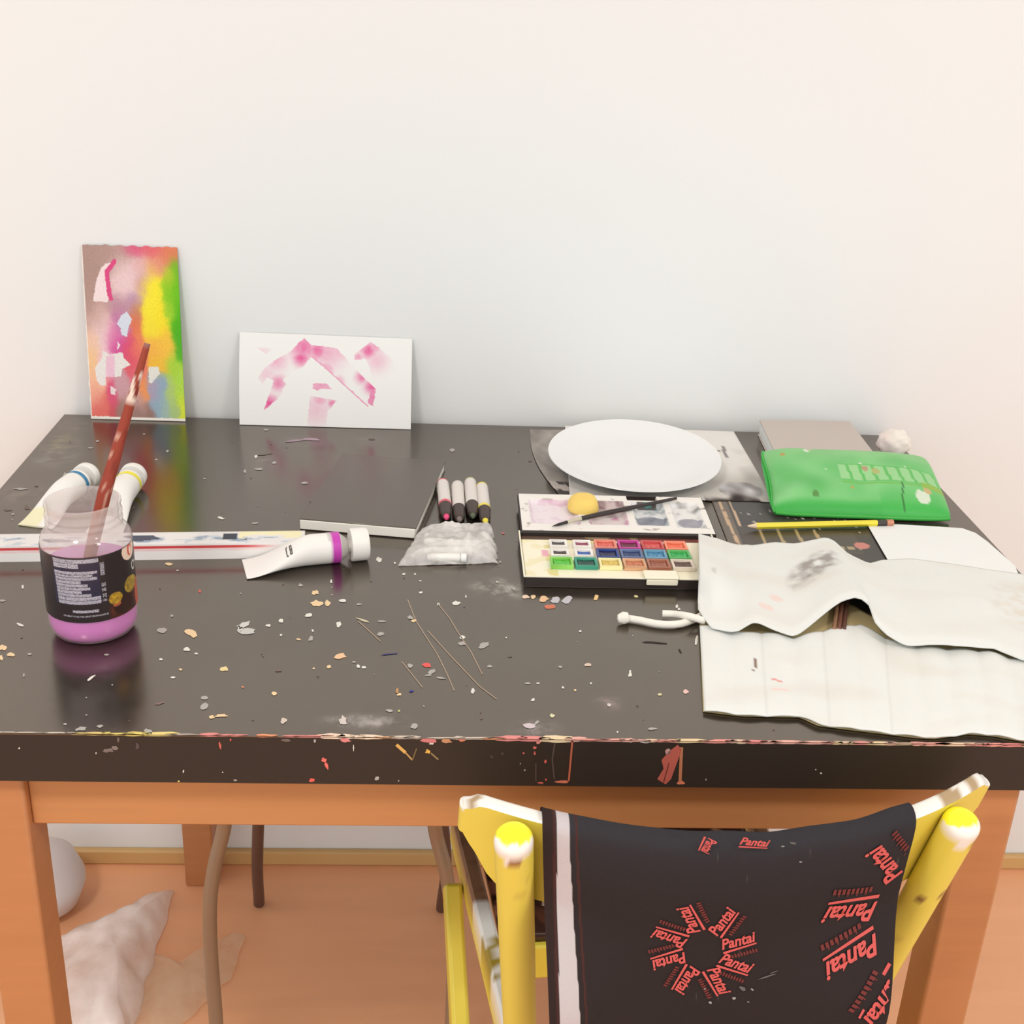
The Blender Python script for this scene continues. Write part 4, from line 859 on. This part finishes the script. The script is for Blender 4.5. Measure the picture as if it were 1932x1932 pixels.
bump_f = lambda x: .012*math.exp(-((x-1615)/48)**2)+.007*math.exp(-((x-1565)/40)**2)+.006*math.exp(-((x-1425)/32)**2)+.004*math.exp(-((x-1800)/60)**2)
def cvc(u, v, k0=0):
    k = nz(u*5, v*5, 3+k0); return S(*lerp((227, 229, 225), (220, 217, 207), max(0, k*.9)))
def under(u, v):
    q = ev(ET, u).lerp(ev(EP, u), .72).lerp(ev(EB, u), v); q.z = T+.0016; q.y += .003*(v-.5)*2; return q
MB().grid(under, 60, 40, M_cv, lambda u, v: S(196, 178, 132)).build('backing', roll, solid=.001, angle=180)  # olive tone: shade inside the pocket gaps is put into the colour
def pocket(u, v):
    a, b_ = ev(EP, u), ev(EB, u); q = a.lerp(b_, v); ph = math.sin(u*math.pi*2*6.5)
    q.z = T+.0050+.0024*abs(ph)*(1-.5*v)+.0006*nz(u*12, v*3)+.0012*nz(u*9, 3)*v-(.0010*sstep(.9, 1, v)); return q
def pkc(u, v):
    c = cvc(u, v, 5); x, y = u, v
    if min(segd(x, y*.4, (.13, .13), (.135, .17)), segd(x, y*.4, (.135, .17), (.128, .20))) < .0022: c = S(120, 84, 70)
    if segd(x, y*.4, (.17, .235), (.195, .25)) < .003: c = S(226, 150, 140)
    if ((x-.19)/.02)**2+((y-.72)/.02)**2 < 1: c = S(236, 206, 200)
    if abs(math.sin(u*math.pi*6.5)) < .035: c = tuple(q*.93 for q in c)
    return c
MB().grid(pocket, 150, 50, M_cv, pkc).build('pocket_panel', roll, solid=.0012, angle=180)
def flap(u, v):
    a, b_ = ev(ET, u), ev(EF, u); q = a.lerp(b_, v); xf = 1317+u*(2080-1317)
    base_ = .0045+.0050*sstep(0, .5, v)+.0010*nz(u*9, v*4, 3)
    lift = bump_f(xf)*(sstep(.35, 1, v)*.9+.1*sstep(0, .3, v))
    q.z = T+base_+lift+lifL(xf)*(1-sstep(.55, .85, v))+.004*v-(.002*sstep(.93, 1, v)); q.z += .004*math.exp(-((u-.46)/.05)**2)*sstep(0, .15, v)
    return q
def flc(u, v):
    c = cvc(u, v)
    e = max(0, 1-((u-.31)/.085)**2-((v-.40-(u-.31)*-1.2)/.20)**2); k = nz(u*30, v*14, 2)+.5*nz(u*70, v*30, 4)
    if e > 0: c = lerp(c, S(150, 142, 138), min(.85, max(0, e*1.3*(.55+k))))
    e = max(0, 1-((u-.86)/.10)**2-((v-.45)/.35)**2)
    c = lerp(c, S(216, 204, 186), max(0, min(.5, e*(.2+k*.8))))
    if ((u-.04)/.006)**2+((v-.5)/.03)**2 < 1: c = lerp(c, S(190, 190, 184), .6)
    for a, b_ in ((.17, .82), (.20, .70)):
        if ((u-a)/.02)**2+((v-b_)/.03)**2 < 1: c = lerp(c, S(236, 205, 198), .6)
    return c
MB().grid(flap, 170, 70, M_cv, flc).build('flap', roll, solid=.0014, angle=180)
# brush handles showing in the mouth of a pocket
for xx, cc in ((1583, (120, 78, 60)), (1574, (150, 112, 84)), (1592, (96, 62, 50))):
    a = at(xx, 1186, T+.0075); b_ = at(xx+8, 1120, T+.0065)
    tag(MB().tube([b_, a], .0022, mat('handle_%d' % cc[0], S(*cc), .5), 12).build('paint_brush'), '%s brush handle tucked in the raised pocket of the canvas roll' % {120: 'middle brown', 150: 'light brown left', 96: 'dark brown right'}[cc[0]], 'brush', 'brushes in the canvas roll')
def cord(P, z): return bowed([at(x, y, T+zz) for (x, y), zz in zip(P, z)], 10)
M_cord = mat('cotton_cord', S(238, 234, 224), .9)
c_ = MB(); c_.tube(cord([(1178, 1166), (1205, 1170), (1240, 1177), (1275, 1178), (1300, 1172), (1328, 1160)], [.0045]*6), .0036, M_cord, 12)
c_.lathe([(0, -.006), (.004, -.005), (.0062, 0), (.005, .005), (0, .006)], M_cord, Matrix.Translation(at(1176, 1166, T+.0068)) @ Matrix.Rotation(1.4, 4, 'Y'), 18); c_.build('tie_cord', roll)
c_ = MB(); c_.tube(cord([(1250, 1158), (1272, 1159), (1300, 1163), (1330, 1172)], [.005, .006, .0105, .0075]), .0036, M_cord, 12); c_.build('tie_cord', roll)

# ------------------------------------------------------------ yellow folding chair
XC = .1665
ch = thing('folding_chair', (XC, .05, 0), 'worn yellow-painted wooden folding chair pulled up to the table', 'chair')
yaw = .085
def cw_(u, v, z): return Vector((XC+u*math.cos(yaw)-v*math.sin(yaw), v*math.cos(yaw)+u*math.sin(yaw), z))    # chair frame to world
YEL = (234, 216, 84)
def wear_and_lit_tip(P0, white_top, brown):
    def f(p):
        c = (230, 215, 88); k = nz(p.x*60, p.y*60, p.z*60); d = white_top-p.z
        if d < .0042+.002*k: c = (248, 240, 46)  # brighter yellow tip: light from above put into the colour
        elif d < .021-.9*max(0, abs(p.x-P0)-.004)+.003*k and p.y < brown[3]: c = (238, 234, 226)
        if ((p.x-brown[0])/.0040)**2+((p.z-brown[2])/.0042)**2 < 1 and p.y < brown[3]: c = (156, 112, 70)
        if k > .66: c = (214, 196, 84)
        for zz, xx in brown[4]:
            if ((p.x-xx)/.0028)**2+((p.z-zz)/.003)**2 < 1 and p.y < brown[3]+.06: c = (130, 92, 56)
        return S(*c)
    return f
def post(u, ztop, brown_dx, marks, du):
    a = cw_(u, -.1075, ztop); b_ = cw_(u+du, -.1075+.335*(ztop-.43), .43); d = (a-b_)/(a.z-b_.z); foot = a-d*(a.z-.004)
    n = 90; pts = [foot.lerp(a, k/n) for k in range(n)]; rr = [.0145]*n
    dn = d.normalized()
    for k in range(7): ang = k/6*math.pi/2; pts.append(a+dn*(.008*math.sin(ang))); rr.append(max(.0005, .0145*math.cos(ang)**.6 if k < 6 else .0005))
    zt_ = a.z+.008
    MB().tube(pts, rr, mat('post_paint_and_light', vcol=True, rough=.35), 28, wear_and_lit_tip(a.x, zt_, (a.x+brown_dx, 0, zt_-.0205, a.y+.001, marks))).build('post', ch, angle=60)
    return a
pL = post(-.178, .747, .001, [(.52, .006), (.60, -.004)], .034)
pR = post(.166, .742, .010, [(.665, .345), (.655, .330)], -.004)
# backrest board: curved, ends cut away below
HB = .2095; ZT = .7545
def bz(u):
    a = abs(u)
    zt = ZT-.010*sstep(.196, HB, a)-.0
    zb_ = [(0, .660), (.165, .660), (.180, .663), (.189, .674), (.199, .696), (.206, .708), (HB, .716)]
    for (x0, z0), (x1, z1) in zip(zb_, zb_[1:]):
        if x0 <= a <= x1+1e-9: return zt, z0+(z1-z0)*(a-x0)/(x1-x0)
    return zt, .716
TILT = .335
def byv(u): return -.133+.072*(u/HB)**2
bd = MB(); M_bt = mat('chair_board_paint', vcol=True, rough=.35); NX = 84; NZ = 20
def bcol(p, top_):
    k = nz(p.x*70, p.y*70, p.z*70)
    if top_: 
        c = (241, 238, 230)
        lx = (p-Vector((XC, 0, 0))).x
        for x_, w1 in ((.190, .006), (.170, .009), (-.196, .003)):
            if abs(lx-x_) < w1 and k > -.2: c = (176, 150, 112)
        return S(*c)
    return S(*((230, 214, 88) if k < .62 else (214, 198, 92)))
for sgn in (-1, 1):
    vs = []
    for j in range(NZ+1):
        for i in range(NX+1):
            u = -HB+2*HB*i/NX; zt_, zb_ = bz(u); v = byv(u)+sgn*.0075; r_ = 0
            z_ = zb_+(zt_-zb_)*j/NZ; vs.append(cw_(u, v+TILT*(ZT-z_), z_))
    fs = []
    for j in range(NZ):
        for i in range(NX):
            a = j*(NX+1)+i; f = (a, a+1, a+NX+2, a+NX+1); fs.append(f if sgn < 0 else f[::-1])
    bd.add(vs, fs, M_bt, lambda p: bcol(p, 0))
for j0, top_ in ((NZ, 1), (0, 0)):
    vs = []
    for i in range(NX+1):
        u = -HB+2*HB*i/NX; zt_, zb_ = bz(u)
        for k in range(7):
            an = math.pi*k/6; bul = .0028*math.sin(an) if top_ else 0
            z_ = zt_ if top_ else zb_; vs.append(cw_(u, byv(u)-.0075*math.cos(an)+TILT*(ZT-z_), z_+bul))
    fs = [(i*7+k, i*7+7+k, i*7+8+k, i*7+k+1) for i in range(NX) for k in range(6)]
    bd.add(vs, [f if top_ else f[::-1] for f in fs], M_bt, (lambda p: bcol(p, 1)) if top_ else (lambda p: bcol(p, 0)))
for sgn in (-1, 1):
    zt_, zb_ = bz(HB); vs = []
    for k in range(9):
        an = math.pi*k/8
        for j in range(7): z_ = zb_+(zt_-zb_)*j/6; vs.append(cw_(sgn*(HB+.003*math.sin(an)), byv(HB)-.0075*math.cos(an)+TILT*(ZT-z_), z_))
    fs = [(k*7+j, k*7+7+j, k*7+8+j, k*7+j+1) for k in range(8) for j in range(6)]
    fs += [tuple(k*7+6 for k in range(9))]
    bd.add(vs, [f[::-1] if sgn > 0 else f for f in fs], M_bt, lambda p: bcol(p, p.z > ZT-.014))
    bd.add([cw_(sgn*HB, byv(HB)-.0075*math.cos(math.pi*k/6)+TILT*(ZT-zt_), zt_+.0028*math.sin(math.pi*k/6)) for k in range(7)], [tuple(range(7))], M_bt, lambda p: bcol(p, 1))
o = bd.build('backrest', ch, angle=50); o['label'] = 'curved yellow back board with a white worn top edge'
# seat, rails, rear legs, stretchers
def seatc(u, v):
    c = (66, 42, 34); k = nz(u*9, v*9, 2)
    if k > .35: c = (104, 64, 48)
    if nz(u*22, v*22, 6) > .5: c = (196, 150, 120)
    if u < .12 and v > .6 and k > .05: c = (176, 116, 92)
    return S(*c)
ZS = .437
MB().grid(lambda u, v: cw_((-.146+.292*u)*(1+.07*(1-v)), .40-.265*v, ZS+.003*math.cos(u*math.pi*2)), 60, 50, M_vcg, seatc).build('seat', ch, solid=.010)
def railc(p):
    k = nz(p.x*130, p.y*90, p.z*130); k2 = nz(p.x*60, p.y*40, 3)
    if p.z < ZS+.004: return S(232, 212, 78)
    if p.y > .165: return S(164, 124, 92) if k < .35 else S(140, 104, 76)  # brown far stretch: shade under the table painted into the rail
    if .055 < p.y < .115: return S(*((236, 232, 222) if k > .02 else (164, 140, 50)))
    return S(*((240, 238, 230) if k2 > -.42 else (190, 168, 70)))
for s in (-1, 1):
    n = 46; rl = MB(); P0, P1 = (s*.171, .33), (s*.149, -.01); vs = []
    for i in range(n+1):
        f_ = i/n; u, v = P0[0]+(P1[0]-P0[0])*f_, P0[1]+(P1[1]-P0[1])*f_
        for du, dz in ((-.0085, -.028), (.0085, -.028), (.0085, .008), (.0055, .0105), (-.0055, .0105), (-.0085, .008)): vs.append(cw_(u+du, v, ZS+dz))
    fs = [(i*6+k, i*6+(k+1) % 6, i*6+6+(k+1) % 6, i*6+6+k) for i in range(n) for k in range(6)]+[tuple(range(6)), tuple(range(n*6, n*6+6))[::-1]]
    rl.add(vs, fs, mat('rail_paint_and_shade', vcol=True, rough=.45), railc); rl.build('seat_rail', ch, angle=35)
    lg = MB(); a, b_ = cw_(s*.184, .25, ZS-.026), cw_(s*.176, -.13, .002); d = (b_-a).normalized(); side = cw_(1, 0, 0)-cw_(0, 0, 0); nrm = d.cross(side).normalized()
    hw, ht = .0095, .019; q = [a-side*hw-nrm*ht, a+side*hw-nrm*ht, a+side*hw+nrm*ht, a-side*hw+nrm*ht]; lg.hexa([p+(b_-a) for p in q]+q, M_yellow); lg.build('rear_leg', ch, bevel=.004)
MB().hexa([cw_(-.148, .128, ZS-.050), cw_(.148, .128, ZS-.050), cw_(.148, .142, ZS-.050), cw_(-.148, .142, ZS-.050), cw_(-.148, .128, ZS-.008), cw_(.148, .128, ZS-.008), cw_(.148, .142, ZS-.008), cw_(-.148, .142, ZS-.008)], M_yellow).build('seat_apron', ch, bevel=.003)
MB().hexa([cw_(-.168, .385, ZS-.035), cw_(.168, .385, ZS-.035), cw_(.168, .402, ZS-.035), cw_(-.168, .402, ZS-.035), cw_(-.168, .385, ZS-.011), cw_(.168, .385, ZS-.011), cw_(.168, .402, ZS-.011), cw_(-.168, .402, ZS-.011)], M_yellow).build('seat_apron', ch, bevel=.003)

# ------------------------------------------------------------ dark printed cloth over the chair back
YH = -.150                               # the hanging side faces the camera
lt, lb_ = aty(1020, 1535, -.10), aty(1036, 1932, YH); rt_, rb_ = aty(1703, 1545, -.085), aty(1674, 1932, YH)
ZTOP = ZT+.0065; ZLO = .33
def xe(a, b_, z): return a.x+(b_.x-a.x)*(z-a.z)/(b_.z-a.z)
def inv_u(x):
    u = x-XC
    for _ in range(4): u = (x-XC+byv(u)*math.sin(yaw))/math.cos(yaw)
    return u
def boardy(x): u = inv_u(x); return (cw_(u, byv(u), 0)).y
def ycl(x, z):                           # hanging surface
    y0 = boardy(x)-.0115; k = sstep(.70, .60, z)
    yv = y0*(1-k)+(YH-.002+.0035*math.sin(x*34+z*6)*(1-.2*k)+.10*(x-.16)**2)*k
    return min(yv, y0-.001)+.0010*nz(x*22, z*14, 2)
def clothP(u, v):                        # v 0..1: bottom of the near side, over the board, down the far side
    L1 = ZTOP-ZLO; L2 = .030; L3 = .12; s = v*(L1+L2+L3)
    xz = ZLO+s if s < L1 else ZTOP
    x = xe(lt, lb_, min(xz, lt.z)); xr = xe(rt_, rb_, min(xz, rt_.z)); x = x+(xr-x)*u
    if s < L1-.012: return Vector((x, ycl(x, ZLO+s), ZLO+s))
    yb = boardy(x); zt_ = ZTOP+.002*nz(x*30, 7)
    yn = ycl(x, L1-.012+ZLO)
    if s < L1+L2:
        a = (s-(L1-.012))/(L2+.012)*math.pi; r_ = (yb+.0115-yn)/2; return Vector((x, (yn+yb+.0115)/2-r_*math.cos(a), zt_-.012+.012*math.sin(a)**.7))
    return Vector((x, yb+.0125+TILT*(s-L1-L2+.008)+.001*nz(x*20, s*20), zt_-.012-(s-L1-L2)))
LT = ZTOP-ZLO+.15
def stripe(u, v):
    z = ZLO+v*LT; f_ = sstep(.33, .75, z) if z < .75 else 1
    pxw = lambda t, b_: b_+(t-b_)*max(0, min(1, (z-.42)/(.735-.42)))
    a = pxw(.036, .024); b_ = pxw(.070, .118)           # stripe edges as fraction of the width
    if a < u < b_: return 1
    if abs(u-a+.006) < .0035 or abs(u-b_-.018) < .003: return 2
    return 0
def clc(u, v):
    s = stripe(u, v)
    if s == 1: return S(194, 186, 187)
    if s == 2: return S(74, 46, 42)
    if u < .03: return S(52, 40, 38)
    c = lerp((50, 43, 42), (56, 55, 60), sstep(.62, .80, v)*.9)
    k = nz(u*46, v*60, 5)+.6*nz(u*110, v*140, 2)
    if k > .95: c = lerp(c, (110, 106, 104), .4)
    if k > .62 and .55 < u < .75 and v < .4: c = lerp(c, (120, 114, 112), .4)
    return S(*c)
clo = thing('printed_cloth', (XC, -.11, ZLO), 'dark cloth with red lettering and a white stripe draped over the yellow chair back', 'cloth')
cl = MB(); cl.grid(lambda u, v: clothP(u, 1-v), 340, 130, mat('dark_canvas_cloth', vcol=True, rough=.95, spec=.1, bump=(700, .2)), lambda u, v: clc(u, 1-v)); cl.v = cl.v
TXV, TXF = textmesh('Pantai')
M_red = mat('red_print', S(206, 94, 90), .8, spec=.1); M_redd = mat('red_print_faded', S(116, 56, 53), .8, spec=.1)
def onc(x, z): return Vector((x, ycl(x, z)-.0014, z))
def word(px, py, ang, length, hs=1.0, sub=True, Y=None):
    p = aty(px, py, Y or YH); ca, sa = math.cos(ang), math.sin(ang)
    def mp(a, b_): a *= length; b_ *= length*hs; return onc(p.x+a*ca-b_*sa, p.z+a*sa+b_*ca)
    def put(vs, fs, m):
        vs = [v for v in vs]; fs = [f for f in fs if all(xe(lt, lb_, vs[i].z)+.002 < vs[i].x < xe(rt_, rb_, vs[i].z)-.002 for i in f)]
        if fs: cl.add(vs, fs, m)
    put([mp(a, b_-.13) for a, b_ in TXV], TXF, M_red)
    put([mp(.02, -.20), mp(.98, -.17), mp(.98, -.21), mp(.02, -.26)], [(0, 3, 2, 1)], M_red)    # the long stroke under the word
    if sub:
        for k in range(9):
            a0 = .22+k*.085; put([mp(a0, -.33), mp(a0+.055, -.33), mp(a0+.06, -.42), mp(a0+.005, -.42)], [(0, 3, 2, 1)], M_redd)
            if k % 2: put([mp(a0+.01, -.29), mp(a0+.03, -.29), mp(a0+.03, -.33), mp(a0+.01, -.33)], [(0, 3, 2, 1)], M_redd)
for dg in (17, 62, 117, 163, 202, 246, 298, 339):
    r_ = 34; word(1328+r_*math.cos(math.radians(dg)), 1797-r_*math.sin(math.radians(dg)), math.radians(dg), .0265, 1.25)
for dg, r_ in ((127, 78), (170, 94), (199, 98), (236, 92)):
    word(1766+r_*math.cos(math.radians(dg)), 1781-r_*math.sin(math.radians(dg)), math.radians(dg), .046, 1.15)
word(1345, 1583, math.radians(250), .013, 2.0, False, -.147); word(1396, 1586, math.radians(352), .022, 1.0, False, -.147)
# chalky scuffs
M_chalk = mat('chalk_dust', S(150, 148, 146), .9)
for px, py, wd, ht, an in [(1448, 1841, 46, 3, -.25), (1400, 1862, 16, 8, .3), (1384, 1880, 10, 6, 0), (1418, 1863, 8, 4, .4), (1330, 1866, 4, 4, 0), (1340, 1890, 8, 5, .2), (1410, 1885, 6, 2, 0), (1500, 1600, 16, 5, .3), (1515, 1638, 8, 3, .2), (1480, 1605, 10, 3, .1), (1460, 1834, 20, 2, -.3)]:
    P = [onc(q.x, q.z) for q in (aty(x, y, YH) for x, y in outline(px, py, wd, ht, an))]; cen = sum(P, Vector())/len(P)
    cl.add(P+[cen], [((i+1) % len(P), i, len(P)) for i in range(len(P))], M_chalk if wd < 12 else mat('chalk_faint', S(98, 94, 92), .9))
cl.build('cloth_panel', clo, angle=180)
